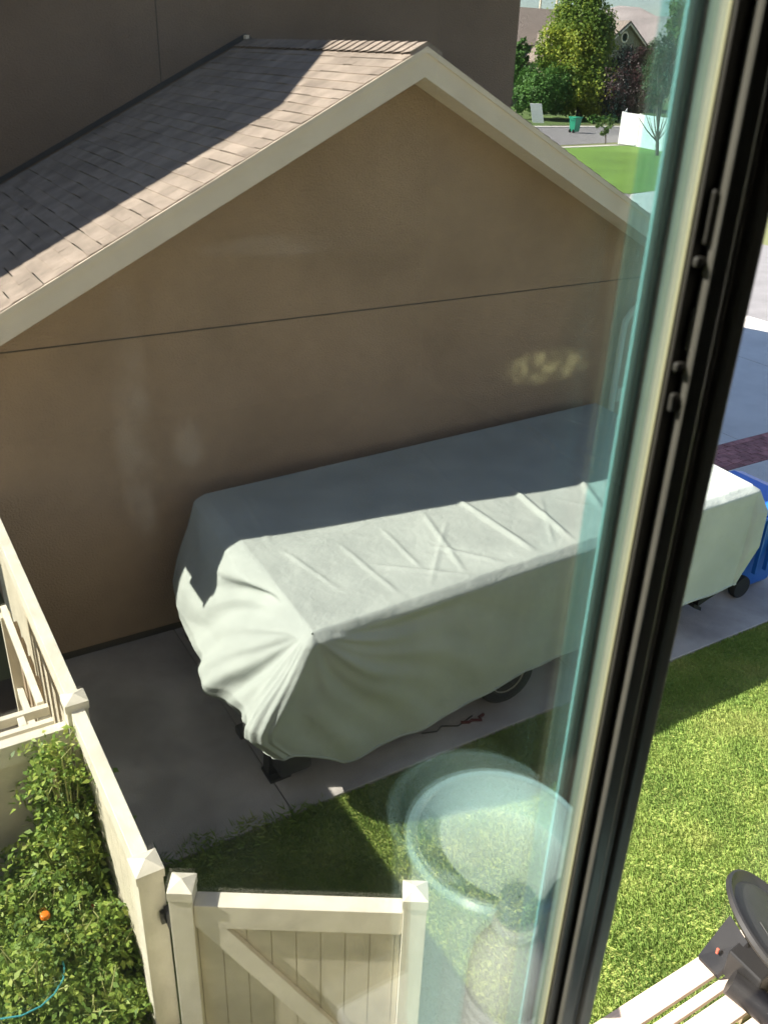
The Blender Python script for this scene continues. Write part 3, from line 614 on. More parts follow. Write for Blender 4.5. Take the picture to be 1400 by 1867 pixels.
th_ = Vector((0.0, -.01, -.02)); pl.add(q + [p + th_ for p in q], [(0, 1, 2, 3), (7, 6, 5, 4), (0, 4, 5, 1), (1, 5, 6, 2), (2, 6, 7, 3), (3, 7, 4, 0)])
br = pl.build('bracket', 'black_paint', Q)
for (x, y) in ((1307, 1735), (1345, 1723), (1328, 1752)):
    MB().lathe(Vector(onz(x, y, .935 if x == 1307 else .93)), [(.008, -.01), (.008, .02), (.001, .022)], 12).build('bolt', mat('red_bolt', (.5, .12, .08), .4), br)
MB().tube([onz(1330, 1790, .93), onz(1370, 1820, .90), onz(1440, 1880, .86)], [.065, .07, .07], 24).build('tube', 'black_paint', Q, smooth=True)
MB().obox(Vector(onz(1375, 1760, .93)), (1, .1, 0), (0, 1, 0), (0, 0, 1), .12, .10, .09).build('housing', 'black_metal', Q, bevel=.01)

# ------------------------------------------------------------------ foliage helpers
def leaf_cloud(centers, normals_bias, size, jitter=0.35, aspect=0.45, fold=0.25, droop=0.0):
    """one small folded six-vertex leaf per centre"""
    n = len(centers); C_ = np.asarray(centers)
    d = rng.normal(size=(n, 3)); d /= np.linalg.norm(d, axis=1)[:, None]
    nb = np.asarray(normals_bias) + rng.normal(size=(n, 3)) * jitter; nb /= np.linalg.norm(nb, axis=1)[:, None]
    d -= nb * (d * nb).sum(1)[:, None]; d /= np.linalg.norm(d, axis=1)[:, None] + 1e-9
    d[:, 2] -= droop; d /= np.linalg.norm(d, axis=1)[:, None]
    w = np.cross(nb, d); w /= np.linalg.norm(w, axis=1)[:, None] + 1e-9
    sz = size * rng.uniform(0.55, 1.3, n)[:, None]
    A = C_ - d * sz * .5; Bp = C_ + d * sz * .5; m1 = C_ - d * sz * .08
    L1 = m1 + w * sz * aspect + nb * sz * fold; R1 = m1 - w * sz * aspect + nb * sz * fold
    V = np.stack([A, L1, Bp, R1], 1)
    # two triangles-like quad folded on the midrib
    return V.reshape(-1, 3), np.arange(n * 4).reshape(-1, 4)
def crown(lumps, n, leaf, fill=0.35):
    """lumps: (centre, radii, weight); leaves sit in twig-sized clumps near the lump surfaces"""
    cs_, ns_ = [], []
    wsum = sum(l[2] for l in lumps)
    for c, r, w in lumps:
        k = int(n * w / wsum); nc = max(6, k // 26)
        d = rng.normal(size=(nc, 3)); d /= np.linalg.norm(d, axis=1)[:, None]
        rad = np.where(rng.random(nc) < fill, rng.uniform(0.3, 0.9, nc), rng.uniform(0.82, 1.12, nc))
        cl = np.array(c) + d * rad[:, None] * np.array(r)
        ii = rng.integers(0, nc, k); spread = min(r) * 0.16
        cs_.append(cl[ii] + rng.normal(size=(k, 3)) * spread); b = d[ii].copy(); b[:, 2] += 0.5; ns_.append(b)
    return leaf_cloud(np.concatenate(cs_), np.concatenate(ns_), leaf, 0.6)
def tree(name, label, cat, base, lumps, n, leaf, lm, trunk_r, top, limbs=6, group=None):
    t = thing(name, label, cat, tuple(map(float, base)), group); V, Fq = crown(lumps, n, leaf)
    npmesh('crown', V, Fq, lm, t)
    tm = MB(); b = Vector(base); tp = Vector(top)
    tm.tube([b, b.lerp(tp, .3) + Vector((trunk_r * .4, 0, 0)), b.lerp(tp, .65), tp], [trunk_r * 1.25, trunk_r * .85, trunk_r * .55, trunk_r * .15], 9)
    for i in range(limbs):
        c, r, w = lumps[i % len(lumps)]; st_ = b.lerp(tp, rnd.uniform(.25, .7)); en = Vector(c) + Vector([rnd.uniform(-.6, .6) * q for q in r])
        mid = st_.lerp(en, .5) + Vector((0, 0, .08 * (en - st_).length)); tm.tube([st_, mid, en], [trunk_r * .4, trunk_r * .25, trunk_r * .06], 6)
    tm.build('trunk', 'bark', t, smooth=True); return t

# ------------------------------------------------------------------ tomato bed
leafmat('tomato_leaf', [(0, (0.06, 0.12, 0.025)), (.35, (0.16, 0.27, 0.05)), (.7, (0.32, 0.43, 0.08)), (1, (0.52, 0.52, 0.13))], 0.3, .5, .35, 2.2)
mat('stem', (0.34, 0.36, 0.13), 0.7, .2, 10)
def tomato(x, y, h, r, n, label, lean=(0, 0)):
    t = thing('tomato_plant', label, 'tomato plant', (x, y, .05), 'tomato plants growing in the fenced bed')
    sm = MB(); fc, fn = [], []; n = int(n * 1.1)
    for k in range(int(n)):
        a = rnd.uniform(0, 2 * PI); rr = r * math.sqrt(rnd.random()); z0 = .1; zt = h * rnd.choice([rnd.uniform(.35, .8), rnd.uniform(.7, 1.0), rnd.uniform(.85, 1.12)]) * (1 - .25 * (rr / r) ** 2)
        ex, ey = x + rr * math.cos(a) + lean[0] * zt, y + rr * math.sin(a) + lean[1] * zt
        p0 = Vector((x + .3 * rr * math.cos(a), y + .3 * rr * math.sin(a), zt * .55)); p2 = Vector((ex, ey, zt)); p1 = p0.lerp(p2, .5) + Vector((0, 0, .05))
        if k % 3 == 0: sm.tube([(x, y, .05), p0, p1, p2, p2 + Vector((rnd.gauss(0, .05), rnd.gauss(0, .05), rnd.uniform(-.03, .07)))], [.008, .006, .005, .0035, .002], 5, False)
        # compound leaf: leaflets paired along an arching rachis
        L_ = rnd.uniform(.10, .22); da = rnd.uniform(0, 2 * PI); dz = rnd.uniform(-.5, .35)
        dv = Vector((math.cos(da), math.sin(da), dz)).normalized(); sd = dv.cross(up).normalized(); nv = sd.cross(dv)
        for i in range(7):
            f = (i + .6) / 7; c = p2 + dv * L_ * f - up * .06 * f * f
            for s__ in (-1, 1):
                q = c + sd * s__ * .028 * (1.2 - .5 * f) + Vector((rnd.gauss(0, .006), rnd.gauss(0, .006), rnd.gauss(0, .008)))
                fc.append(q); fn.append(nv + Vector((rnd.gauss(0, .3), rnd.gauss(0, .3), 0)))
        fc.append(p2 + dv * L_ * 1.1 - up * .07); fn.append(nv)
    V, Fq = leaf_cloud(np.array([tuple(c) for c in fc]), np.array([tuple(q) for q in fn]), .044, .55, .25, .16, .2)
    npmesh('foliage', V, Fq, 'tomato_leaf', t); sm.build('stem', 'stem', t); return t
TP = [(0.47, 4.02, 1.62, .15, 130, 'tallest wispy tomato plant reaching over the fence corner post'),
      (0.38, 3.92, 1.15, .22, 300, 'tall feathery tomato plant climbing the fence corner at the back of the bed'),
      (0.08, 3.72, .95, .28, 330, 'tomato plant against the cross fence, farthest left at the back of the bed'),
      (0.36, 3.45, .92, .24, 340, 'tomato plant pressed against the long fence near the middle of the bed'),
      (0.06, 3.25, .98, .28, 360, 'tomato plant in the middle of the bed at the left photo edge'),
      (0.30, 3.05, .85, .27, 360, 'tomato plant bearing the ripe orange fruit'),
      (0.16, 2.72, .88, .28, 360, 'tomato plant just in front of the one bearing the orange fruit'),
      (-.08, 2.85, .92, .28, 320, 'tomato plant at the lower left photo edge behind the blue hose'),
      (0.12, 2.35, .85, .28, 300, 'nearest tomato plant under the blue hose'),
      (-.15, 3.75, .9, .26, 240, 'tomato plant in the far left corner of the bed'),
      (-.16, 2.45, .85, .26, 240, 'tomato plant cut off by the bottom left photo corner')]
for x, y, h, r, n, l in TP: tomato(x, y, h, r, n, l)
leafmat('feather', [(0, (.10, .17, .05)), (1, (.19, .27, .08))], .35)
def tomfruit(p, r, col, label):
    o = MB().lathe(p, [(.001, -r * .85), (r * .6, -r * .75), (r * .95, -.3 * r), (r, .1 * r), (r * .8, .6 * r), (r * .35, .82 * r), (.001, .75 * r)], 20, close=False).build('tomato', col, smooth=True, org=tuple(p))
    tag(o, label, 'tomato')
tomfruit(Vector(onz(83, 1670, .95)), .026, mat('orange_skin', (.75, .20, .02), .3), 'ripe orange tomato on top of the foliage')
tomfruit(Vector(onz(168, 1652, .74)), .018, mat('red_skin', (.42, .05, .02), .3), 'small reddish tomato deeper among the leaves near the fence')
hz = [onz(x, y, z) for x, y, z in ((-60, 1862, .98), (0, 1858, .98), (40, 1852, .98), (75, 1835, .98), (100, 1812, .98), (116, 1785, .97), (118, 1765, .92), (112, 1740, .8))]
tag(MB().tube(hz, .0045, 8).build('hose', mat('hose_blue', (.05, .32, .36), .4), smooth=True), 'thin teal hose looping over the tomato leaves', 'hose')
for x, y, l in ((0.42, 4.02, 'wooden stake leaning at the fence corner behind the tomatoes'), (-0.02, 4.05, 'thin wooden stake standing against the cross fence')):
    tag(MB().box(x, x + .022, y, y + .022, .05, 1.45 if x > .2 else 1.28).build('stake', 'wood_post'), l, 'stake')

# ------------------------------------------------------------------ far street scene
def at_ground(x, y): return onz(x, y, 0.0)
leafmat('maple_leaf', [(0, (.05, .11, .02)), (.3, (.16, .26, .04)), (.55, (.40, .46, .06)), (.85, (.78, .72, .10)), (1, (.80, .58, .10))], .45, .6, .7, .16)
leafmat('green_leaf', [(0, (.03, .09, .02)), (.6, (.09, .21, .04)), (1, (.16, .30, .06))], .3, .6, .4, .4)
leafmat('plum_leaf', [(0, (.018, .010, .012)), (.6, (.045, .022, .026)), (1, (.11, .045, .045))], .2, .5, .3, .5)
leafmat('young_leaf', [(0, (.05, .10, .03)), (1, (.14, .22, .05))], .35)
leafmat('blue_leaf', [(0, (.015, .055, .025)), (1, (.05, .12, .045))], .3)
leafmat('poplar_leaf', [(0, (.06, .14, .02)), (1, (.16, .28, .05))], .35)
lat = Vector((R[0][0], R[1][0], 0)).normalized()   # across the view, for laying out crowns
def lumps_px(spec, dist):
    o = []
    for x, y, rx, ry, w in spec:
        p = polar(x, y, dist + rnd.uniform(-2, 2)); k = dist * 1.0 / F_PX
        o.append((tuple(p), (rx * k, rx * k, ry * k), w))
    return o
tp = at_ground(1055, 217); dT = math.hypot(tp[0], tp[1])
sp = [(1060, 10, 26, 30, 2), (1075, -15, 22, 22, 1.2), (1035, 45, 28, 32, 2), (1080, 55, 28, 38, 2.4), (1010, 85, 24, 26, 1.4), (1050, 100, 40, 38, 3), (1090, 105, 24, 40, 2), (1098, 60, 16, 22, 1), (1040, 150, 42, 32, 2.2), (1080, 160, 38, 32, 2.2), (1035, 188, 36, 16, 1.6), (1085, 190, 32, 15, 1.6), (1000, 110, 16, 18, 1), (1060, 60, 40, 50, 2.5)]
t_ = tree('maple_tree', 'big maple turning yellow at its top left, behind the green bin', 'tree', tp, lumps_px(sp, dT), 34000, .25, 'maple_leaf', .28, tuple(polar(1060, 20, dT)), 12)
tb = at_ground(975, 218); dB = math.hypot(tb[0], tb[1])
tree('green_tree', 'low round bright green tree beside the tall wall edge', 'tree', tb, lumps_px([(965, 155, 22, 26, 1.5), (990, 165, 26, 28, 2), (1015, 160, 24, 30, 1.5), (955, 185, 18, 14, .7), (1000, 190, 26, 14, 1)], dB), 12000, .20, 'green_leaf', .16, tuple(polar(985, 150, dB)), 6)
tc_ = at_ground(1150, 222); dC = math.hypot(tc_[0], tc_[1])
tree('plum_tree', 'dark purple-leaved plum tree between the maple and the white fence', 'tree', tc_, lumps_px([(1150, 120, 28, 24, 2), (1175, 130, 18, 34, 1.6), (1130, 160, 30, 28, 2), (1165, 175, 26, 26, 1.6), (1115, 195, 20, 16, .9), (1188, 92, 8, 9, .3), (1145, 205, 22, 12, .6)], dC), 16000, .19, 'plum_leaf', .18, tuple(polar(1152, 110, dC)), 9)
td = at_ground(1197, 284); dD = math.hypot(td[0], td[1])
tree('young_tree', 'young slender tree on the corner lawn in front of the white fence', 'tree', td, lumps_px([(1205, 95, 18, 24, 1.4), (1200, 125, 22, 28, 1.8), (1215, 140, 20, 28, 1.2), (1198, 165, 22, 20, .7), (1220, 110, 18, 30, 1)], dD), 6500, .13, 'blue_leaf', .09, tuple(polar(1200, 110, dD)), 14)
yt = [o for o in bpy.data.objects if o.get('label', '').startswith('young slender')][0]; bm_ = MB(); dn = dD
fork = Vector(polar(1197, 258, dn))
for (qx, qy) in ((1162, 212), (1174, 200), (1183, 214), (1190, 190), (1203, 185), (1212, 205), (1222, 198), (1230, 212), (1208, 170)):
    e_ = Vector(polar(qx, qy, dn + rnd.uniform(-.8, .8))); m_ = fork.lerp(e_, .5) + Vector((0, 0, -.10)); bm_.tube([fork, m_, e_], [.045, .03, .012], 6)
bm_.build('branches', 'bark', yt)
te = at_ground(1103, 262); dE = math.hypot(te[0], te[1])
tree('sapling', 'small green sapling at the kerb left of the white fence', 'sapling', te, lumps_px([(1100, 232, 11, 10, 1), (1108, 226, 10, 9, 1), (1103, 240, 8, 6, .6)], dE), 700, .13, 'young_leaf', .04, tuple(polar(1104, 228, dE)), 6)
tf = polar(1246, 118, 130); tf[2] = 0
tree('poplar_tree', 'bright green treetop rising at the upper right beside the window edge', 'tree', tf, lumps_px([(1250, 10, 22, 30, 1), (1240, 45, 18, 22, 1), (1262, 60, 30, 30, 1), (1232, 40, 10, 12, .4), (1255, 95, 30, 30, 1)], 130), 9000, .32, 'poplar_leaf', .25, tuple(polar(1250, 20, 130)), 6)
th2 = polar(950, 120, dT + 6); th2[2] = 0
tree('dark_tree', 'dark narrow tree in shadow beside the tall wall edge', 'tree', th2, lumps_px([(950, 100, 12, 22, 1), (945, 130, 14, 22, 1), (955, 150, 14, 20, 1)], dT + 6), 2500, .3, 'green_leaf', .14, tuple(polar(950, 95, dT + 6)), 4)
# low hedge behind the kerb
hg = at_ground(1090, 219); dH = math.hypot(hg[0], hg[1])
hd = thing('hedge', 'low dark clipped hedge behind the green bin', 'hedge', tuple(hg))
V, Fq = crown(lumps_px([(1072, 218, 10, 5, 1), (1086, 217, 10, 6, 1), (1100, 218, 9, 5, 1), (1114, 218, 10, 6, 1)], dH - 4), 1500, .22); npmesh('crown', V, Fq, 'green_leaf', hd)
# green bin in the street
gbp = at_ground(1046, 242)
GB = thing('green_bin', 'green wheeled bin standing on the asphalt in front of the maple', 'bin', tuple(gbp))
mat('green_plastic', (.015, .22, .13), .4); mat('green_lid', (.02, .28, .17), .35)
gx, gy = gbp[0], gbp[1]
a = MB(); a.add([(gx - .24, gy - .28, .08), (gx + .24, gy - .28, .08), (gx + .24, gy + .28, .08), (gx - .24, gy + .28, .08), (gx - .32, gy - .36, 1.05), (gx + .32, gy - .36, 1.05), (gx + .32, gy + .36, 1.05), (gx - .32, gy + .36, 1.05)],
    [(0, 3, 2, 1), (4, 5, 6, 7), (0, 1, 5, 4), (1, 2, 6, 5), (2, 3, 7, 6), (3, 0, 4, 7)]); a.build('body', 'green_plastic', GB, bevel=.03)
MB().box(gx - .36, gx + .36, gy - .42, gy + .42, 1.05, 1.13).build('lid', 'green_lid', GB, bevel=.02)
MB().tube([(gx - .4, gy - .25, 1.05), (gx - .46, gy - .2, 1.02), (gx - .46, gy + .2, 1.02), (gx - .4, gy + .25, 1.05)], .02, 6).build('handle', 'green_lid', GB)
for q in (-.2, .2): MB().lathe((gx - .24, gy + q - .04, .13), [(.03, 0), (.13, 0), (.13, .08), (.03, .08)], 20, (0, 1, 0)).build('wheel', 'rubber', GB)
# white vinyl fence beyond the corner lawn
WF = thing('white_fence', 'bright white solid fence behind the young tree', 'fence', (50, 44, 0))
f0 = Vector((*onz(1128, 262)[:2], 0)); f1 = Vector((*onz(1228, 281)[:2], 0)); f2_ = Vector((*onz(1136, 247)[:2], 0)); dd = (f1 - f0).normalized(); nn = Vector((-dd.y, dd.x, 0))
L_ = (f1 - f0).length; wm = MB(); u = 0
while u < L_: wm.obox(f0 + dd * (u + .125) + up * 1.0, dd, nn, up, .122, .02, .88); u += .25
wm.obox(f0 + dd * L_ / 2 + up * .9, dd, nn, up, L_ / 2, .012, .86); wm.build('panel', 'white_fence', WF)
for zz_ in (.10, 1.90): MB().obox(f0 + dd * L_ / 2 + up * zz_, dd, nn, up, L_ / 2, .035, .07).build('rail', 'white_fence', WF)
k = 0.0
while k <= L_ + .01: MB().obox(f0 + dd * k + up * 1.0, dd, nn, up, .065, .065, 1.02).build('post', 'white_fence', WF); k += L_ / 3
L2 = (f2_ - f0).length; d2 = (f2_ - f0).normalized(); n2_ = Vector((-d2.y, d2.x, 0)); wm = MB(); wm.obox(f0 + d2 * (L2 / 2 + .08) + up * .95, d2, n2_, up, L2 / 2, .02, .93); wm.build('panel', 'white_fence', WF)
# pale sign-like panel leaning by the kerb
sg = at_ground(977, 224); sgo = MB().obox(Vector((sg[0], sg[1], .75)), lat, Vector((-lat.y, lat.x, .15)), Vector((-.25 * lat.x, -.25 * lat.y, 1)), .5, .03, .8)
tag(sgo.build('board', 'white_fence', org=(float(sg[0]), float(sg[1]), 0)), 'pale upright board leaning by the kerb under the green tree', 'board')

# far houses
mat('siding', (.30, .265, .20), .9, .06, .4); mat('far_roof', (.27, .215, .185), .95, .08, 1.5, .4, 6); mat('dark_glass', (.03, .03, .035), .2); mat('brick_wall', (.25, .20, .16), .9, .1, 2)
def gable_house(label, px_peak, py_peak, dist, half, pitch, depth, eave_drop, vent=True):
    pk = polar(px_peak, py_peak, dist); t = thing('house', label, 'house', (float(pk[0]), float(pk[1]), 0), 'far houses across the street')
    x, y, z = map(float, pk); ze = z - half * pitch
    w = MB(); w.prism([(x - half, 0), (x + half, 0), (x + half, ze), (x, z - .1), (x - half, ze)], y, y + depth, 'y'); wo = w.build('wall', 'siding', t)
    r = MB(); o = .5
    r.prism([(x - half - o, ze - o * pitch), (x, z), (x + half + o, ze - o * pitch), (x + half + o, ze - o * pitch + .22), (x, z + .25), (x - half - o, ze - o * pitch + .22)], y - .5, y + depth + .5, 'y'); r.build('roof', 'far_roof', t)
    r = MB(); r.prism([(x - half - o, ze - o * pitch - .18), (x, z - .18), (x + half + o, ze - o * pitch - .18), (x + half + o, ze - o * pitch), (x, z), (x - half - o, ze - o * pitch)], y - .55, y - .5, 'y'); r.build('fascia', 'trim', t)
    if vent:
        v_ = MB().lathe((x - .1, y - .03, z - 1.35), [(.55, -.02), (.55, .03), (.38, .03), (.38, -.02)], 24, (0, 1, 0)).build('vent', 'trim', t)
        MB().lathe((x - .1, y - .02, z - 1.35), [(.38, -.01), (.001, -.01)], 24, (0, 1, 0), close=False).build('louvre', 'dark_glass', v_)
    for wx, wz in ((.3, z - 4.6), (-2.6, z - 7.8), (2.2, z - 7.8)):
        f = MB(); f.box(x + wx - .75, x + wx + .75, y - .08, y - .001, wz, wz + 1.5); fo = f.build('window', 'trim', t)
        MB().box(x + wx - .62, x + wx + .62, y - .1, y - .081, wz + .12, wz + 1.38).build('pane', 'dark_glass', fo)
    return t
gable_house('tan gabled house with a round vent above the purple plum tree', 1143, 42, 112, 5.2, .72, 12, 0)
hb_ = polar(960, 76, 118); x, y = float(hb_[0]), float(hb_[1]); zE = float(hb_[2])
hh = thing('house', 'wide low-roofed house behind the maple with a broad brown roof facing the street', 'house', (x, y, 0), 'far houses across the street')
MB().box(x - 10, x + 9.5, y, y + 10, 0, zE - .2).build('wall', 'siding', hh)
rt = polar(960, 13, 124); hz_ = float(rt[2])
MB().prism([(y - .7, zE - .1), (y + 5.5, hz_), (y + 11.7, zE - .1), (y + 11.7, zE - .35), (y - .7, zE - .35)], x - 10.5, x + 10, 'x').build('roof', 'far_roof', hh)
MB().box(x - 10.5, x + 10, y - .78, y - .701, zE - .35, zE - .08).build('fascia', 'trim', hh)
for wx in (-1.2, 2.6, 6.0):
    fo = MB().box(x + wx, x + wx + 1.4, y - .06, y - .001, zE - 3.2, zE - 1.6).build('window', 'trim', hh); MB().box(x + wx + .12, x + wx + 1.28, y - .09, y - .061, zE - 3.08, zE - 1.72).build('pane', 'dark_glass', fo)
for (px, g_) in ((974, 'left'), (1003, 'right')):
    q = polar(px, 118, 175); mp_ = MB(); mp_.tube([(q[0], q[1], 0), (q[0], q[1], 17.5)], [.22, .16], 8)
    arm = MB().obox(Vector((q[0], q[1], 16.2)), lat, Vector((-lat.y, lat.x, 0)), up, 1.6, .08, .08)
    tp_ = thing('utility_pole', ('pale utility pole behind the far house roof, nearer the tall wall' if g_ == 'left' else 'pale utility pole behind the far house roof, nearer the maple'), 'utility pole', (float(q[0]), float(q[1]), 0), 'utility poles behind the far houses')
    mp_.build('pole', 'trim', tp_); arm.build('crossarm', 'trim', tp_)
# another run of houses and trees deeper so nothing floats when the view shifts
# hills
mat('hill_soil', (.33, .28, .27), .95, .25, .006, .6, .05, detail=8)
hn = 60; ha = np.linspace(math.radians(15), math.radians(80), hn); V = []; Fh = []
for j, (dist, hgt_) in enumerate([(500, 0), (800, 6), (1200, 24), (1700, 44), (2200, 72), (2800, 104)]):
    for i, a in enumerate(ha):
        az = math.degrees(a); bmp = 1 + .22 * math.sin(az * .35 + j) + .10 * math.sin(az * 1.1 + 2 * j) + .04 * math.sin(az * 3.7 + j)
        V.append((math.sin(a) * dist, math.cos(a) * dist, hgt_ * bmp - (2 if j == 0 else 0)))
V = np.array(V)
for j in range(5):
    for i in range(hn - 1): Fh.append((j * hn + i, j * hn + i + 1, (j + 1) * hn + i + 1, (j + 1) * hn + i))
struct(npmesh('hills', V, Fh, 'hill_soil', smooth=True))

# ------------------------------------------------------------------ own window, wall and room
EZ = 5.0
mat('room_paint', (.10, .09, .08), .9, .04, 2); mat('carpet', (.08, .07, .055), .95, .1, 20); mat('own_siding', (.5, .45, .38), .8, .05, 3)
RM = thing('own_house', 'dim room and outer wall of the house the window belongs to', 'house', (0, -1.2, 0))
ww_ = MB(); X0w, X1w, Z0w, Z1w = -1.0, 0.95, EZ - 1.12, EZ + 0.62
for m_, ya, yb in (('room_paint', .16, .20), ('own_siding', .2005, .30)):
    w = MB(); w.box(-5, X0w, ya, yb, 0, 7); w.box(X1w, 5, ya, yb, 0, 7); w.box(X0w, X1w, ya, yb, 0, Z0w); w.box(X0w, X1w, ya, yb, Z1w, 7); w.build('wall', m_, RM)
MB().box(-2.6, 2.6, -3.4, .159, EZ - 1.62, EZ - 1.57).build('floor', 'carpet', RM)
w = MB(); w.box(-2.6, 2.6, -3.4, .159, EZ + .9, EZ + .95); w.build('ceiling', 'room_paint', RM)
w = MB(); w.box(-2.65, -2.6, -3.4, .159, EZ - 1.6, EZ + .9); w.box(2.6, 2.65, -3.4, .159, EZ - 1.6, EZ + .9); w.box(-2.6, 2.6, -3.45, -3.4, EZ - 1.6, EZ + .9); w.build('inner_wall', 'room_paint', RM)

glassmat('glass_tinted', (.985, .995, .985), f0=.235, haze=.0025, hazecol=(.8, .85, .8), smudge=True)
glassmat('glass_outer', (.965, .972, .962), f0=.16, haze=.0015, hazecol=(.8, .85, .8), smudge=True)
glassmat('glass_clear', (.99, .995, .99), f0=.015)
mat('stile_black', (.085, .078, .068), .4, .1, 30); mat('stile_grey', (.20, .19, .165), .42, .1, 30); mat('stile_edge', (.42, .38, .33), .5)
mat('stile_latch', (.10, .095, .085), .35); mat('spacer', (.20, .215, .18), .5, .05, 30); mat('tape', (.60, .58, .36), .5); mat('gasket_or_highlight', (.01, .035, .04), .4); mat('edge_highlight', (.30, .45, .42), .3)
glassmat('reflection_tint', (.74, .93, .95), f0=.06, haze=.075, hazecol=(.14, .42, .48))
WN = thing('sliding_window', 'dark framed sliding window with tinted double glass and a slanting black stile', 'window', (0, .25, Z0w))
zb, zt_ = Z0w + .045, Z1w - .045
for ya, nm in ((.237, 'glass_pane'), (.251, 'glass_pane')):
    o = MB().box(-.935, .2795 if ya < .24 else .2785, ya, ya + .002, zb, zt_).build(nm, 'glass_tinted' if ya < .24 else 'glass_outer', WN)
def vs(name, x0, x1, ya, yb, m_, bev=0.0): return MB().box(x0, x1, ya, yb, zb - .02, zt_ + .02).build(name, m_, WN, bevel=bev)
vs('spacer', .2800, .2840, .2395, .2492, 'spacer')
vs('glazing_tape', .2748, .2800, .2351, .2366, 'tape', .0002)
vs('gasket_or_highlight', .2786, .2826, .2535, .2560, 'gasket_or_highlight')
vs('gasket_or_highlight', .2745, .2772, .2535, .2550, 'edge_highlight')  # pale strip paints the bright highlight along the glass edge
vs('edge_reflection', .2615, .2744, .2532, .2540, 'reflection_tint')  # teal strip colours in the stile's reflection beside the glass edge
stl = vs('stile', .2746, .3010, .2322, .2340, 'stile_black', .0005)
vs('stile', .2842, .3030, .2345, .2560, 'stile_black')
vs('stile', .2808, .2915, .2265, .2321, 'stile_grey', .0020)
vs('stile', .3035, .3200, .2420, .2520, 'stile_black')
vs('frame_edge', .3085, .3190, .2340, .2415, 'stile_edge', .0025)
# latch and keeper moulded on the stile
for (zc, hh_, ww2, xo) in ((-.050, .020, .004, .2800), (-.066, .004, .006, .2795), (-.092, .018, .0025, .2800), (-.107, .004, .006, .2795), (-.122, .008, .005, .2795)):
    MB().box(xo - ww2 + .002, xo + ww2 + .002, .2296, .2324, EZ + zc - hh_ / 2, EZ + zc + hh_ / 2).build('latch', 'stile_latch', stl, bevel=.0012)
MB().box(.3195, .90, .2455, .2475, zb, zt_).build('glass_pane', 'glass_clear', WN)
fr = MB(); fr.box(X0w, -.935, .215, .268, Z0w, Z1w); fr.box(.90, X1w, .215, .268, Z0w, Z1w); fr.box(-.935, .90, .215, .268, Z0w, zb - .021); fr.box(-.935, .90, .215, .268, zt_ + .021, Z1w); fr.build('frame', 'stile_grey', WN)

def smear_or_reflection_mat(name, col, dens, sc, lo=.45):
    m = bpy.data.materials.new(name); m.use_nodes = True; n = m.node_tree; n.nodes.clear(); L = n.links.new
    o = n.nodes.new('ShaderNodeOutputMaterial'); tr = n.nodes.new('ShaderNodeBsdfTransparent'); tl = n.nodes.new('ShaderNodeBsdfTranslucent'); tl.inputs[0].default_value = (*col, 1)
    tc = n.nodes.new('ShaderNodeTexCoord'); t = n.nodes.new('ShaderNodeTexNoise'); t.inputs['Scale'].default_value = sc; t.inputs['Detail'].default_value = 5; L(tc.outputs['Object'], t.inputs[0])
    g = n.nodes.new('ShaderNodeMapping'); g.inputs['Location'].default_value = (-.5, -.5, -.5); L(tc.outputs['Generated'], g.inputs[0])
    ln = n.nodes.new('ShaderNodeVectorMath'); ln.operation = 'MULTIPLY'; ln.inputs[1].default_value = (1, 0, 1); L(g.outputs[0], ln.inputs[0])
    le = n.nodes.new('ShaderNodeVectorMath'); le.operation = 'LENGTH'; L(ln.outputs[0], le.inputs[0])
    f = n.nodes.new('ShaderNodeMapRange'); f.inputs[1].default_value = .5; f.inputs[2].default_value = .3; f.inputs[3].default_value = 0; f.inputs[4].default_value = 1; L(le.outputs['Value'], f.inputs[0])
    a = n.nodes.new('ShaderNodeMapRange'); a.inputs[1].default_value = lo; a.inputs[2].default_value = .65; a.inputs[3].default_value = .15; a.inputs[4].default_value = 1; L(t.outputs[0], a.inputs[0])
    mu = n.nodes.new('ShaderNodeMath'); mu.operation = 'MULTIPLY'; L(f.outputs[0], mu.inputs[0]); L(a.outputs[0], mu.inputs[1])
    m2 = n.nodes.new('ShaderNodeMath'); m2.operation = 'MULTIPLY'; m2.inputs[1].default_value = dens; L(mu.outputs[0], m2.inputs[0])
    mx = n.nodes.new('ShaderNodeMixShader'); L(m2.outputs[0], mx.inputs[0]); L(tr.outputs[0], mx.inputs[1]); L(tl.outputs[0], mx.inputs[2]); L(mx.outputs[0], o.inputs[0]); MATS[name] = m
smear_or_reflection_mat('oval_reflection', (.85, .78, .42), .19, 190, .42); smear_or_reflection_mat('smear_streak', (.8, .8, .75), .028, 60)
def smear_or_reflection(x, y, w, h, m_):
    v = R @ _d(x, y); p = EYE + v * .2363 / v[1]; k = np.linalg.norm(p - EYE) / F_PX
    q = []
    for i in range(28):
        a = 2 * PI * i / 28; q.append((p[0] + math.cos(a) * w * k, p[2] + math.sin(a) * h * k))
    MB().prism(q, .23655, .23695, 'y').build('smear_or_reflection', m_, WN)
smear_or_reflection(1000, 668, 110, 36, 'oval_reflection')  # pale oval decal stands in for a room reflection in the glass
smear_or_reflection(245, 780, 40, 330, 'smear_streak'); smear_or_reflection(540, 445, 190, 22, 'smear_streak'); smear_or_reflection(345, 810, 30, 60, 'smear_streak')

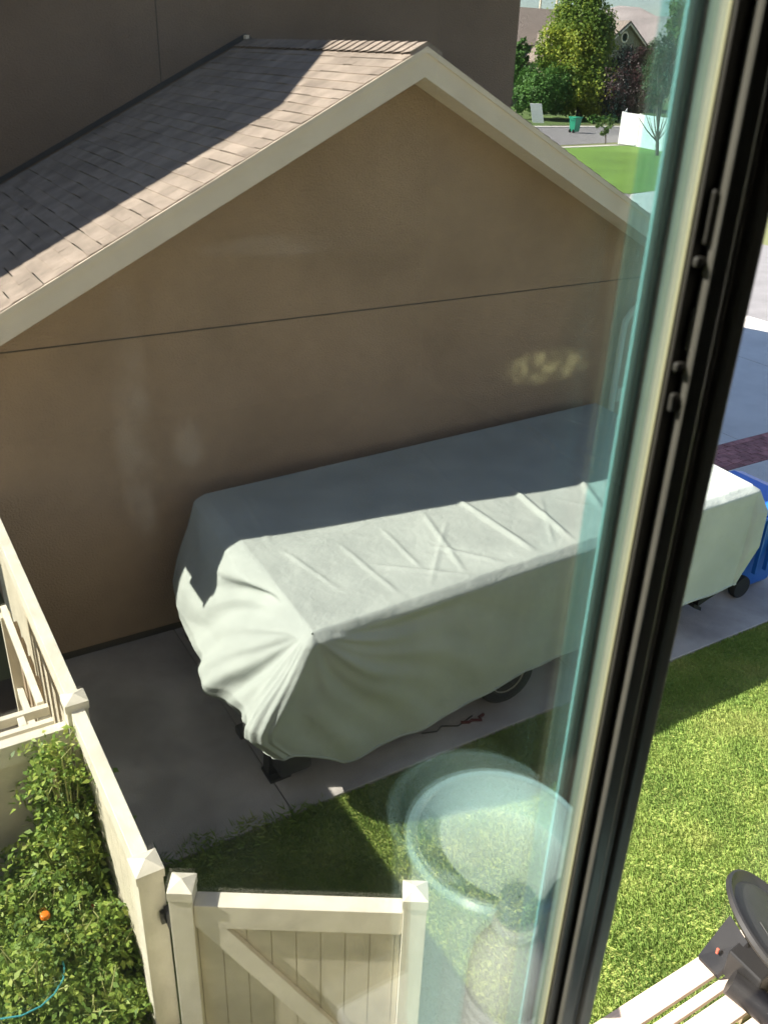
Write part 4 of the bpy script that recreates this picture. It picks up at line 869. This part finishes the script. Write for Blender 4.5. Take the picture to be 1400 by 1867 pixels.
# tub with bottle on the table inside: seen only as their reflections in the two panes
TZ = EZ - .79
tbl = thing('side_table', 'white side table under the window seen only as a pale reflection in the glass', 'table', (.35, -.05, EZ - 1.57))
mat('white_paint', (.45, .45, .47), .5)
MB().box(.255, .45, .01, .226, TZ - .03, TZ - .01).build('tabletop', 'white_paint', tbl, bevel=.004)
for (a, b_) in ((.275, .025), (.405, .025), (.275, .155), (.405, .155)): MB().box(a, a + .04, b_, b_ + .04, EZ - 1.57, TZ - .031).build('leg', 'white_paint', tbl)
glassmat('tub_plastic', (.80, .92, .93), f0=.06, haze=.92, tl_mix=.12, hazecol=(.74, .96, .95)); glassmat('bottle_plastic', (.85, .93, .97), f0=.10, haze=.97, tl_mix=.05, hazecol=(.93, .95, .95), rough=.1)
tub = thing('tub', 'round translucent plastic tub reflected as a doubled teal ring in the lower glass', 'tub', (.365, .082, TZ - .01))
tc0 = (.365, .082, TZ - .01); Rt = .070
MB().lathe(tc0, [(.001, .002), (Rt * .93, .002), (Rt * .94, .01), (Rt, .228), (Rt + .004, .230), (Rt + .004, .235), (Rt - .003, .235), (Rt - .004, .228), (Rt * .91, .012), (.001, .008)], 64, close=False).build('wall', 'tub_plastic', tub, smooth=True)
MB().lathe(tc0, [(Rt + .001, .226), (Rt + .0055, .227), (Rt + .006, .233), (Rt + .002, .237), (Rt - .003, .234)], 64, close=False).build('rim', mat('tub_rim', (.60, .92, .95), .3), tub, smooth=True)
MB().lathe(tc0, [(.001, .190), (Rt * .975, .190), (Rt * .975, .198), (.001, .199)], 48, close=False).build('contents', mat('tub_fill', (.80, .95, .94), .7), tub)
bt = thing('water_bottle', 'clear ribbed water bottle with blue cap reflected in front of the round tub', 'bottle', (.300, .178, TZ - .0095))
b0 = (.300, .178, TZ - .0095); pr = [(.001, 0), (.024, .001), (.028, .008)]
z = .012
while z < .212: pr += [(.0285, z), (.0262, z + .004), (.0285, z + .008)]; z += .012
pr += [(.0285, .225), (.026, .245), (.018, .262), (.0112, .272), (.0108, .286)]
MB().lathe(b0, pr, 36).build('body', 'bottle_plastic', bt, smooth=True)
MB().lathe(b0, [(.0110, .284), (.0128, .285), (.0128, .301), (.0118, .304), (.001, .304)], 28, close=False).build('cap', mat('cap_blue', (.42, .58, .66), .35), bt, smooth=True)
MB().lathe(b0, [(.0115, .272), (.0155, .273), (.0155, .277), (.0115, .278)], 28).build('collar', mat('collar_white', (.8, .85, .9), .3), bt, smooth=True)

for o in bpy.data.objects:
    if '_org' in o: del o['_org']
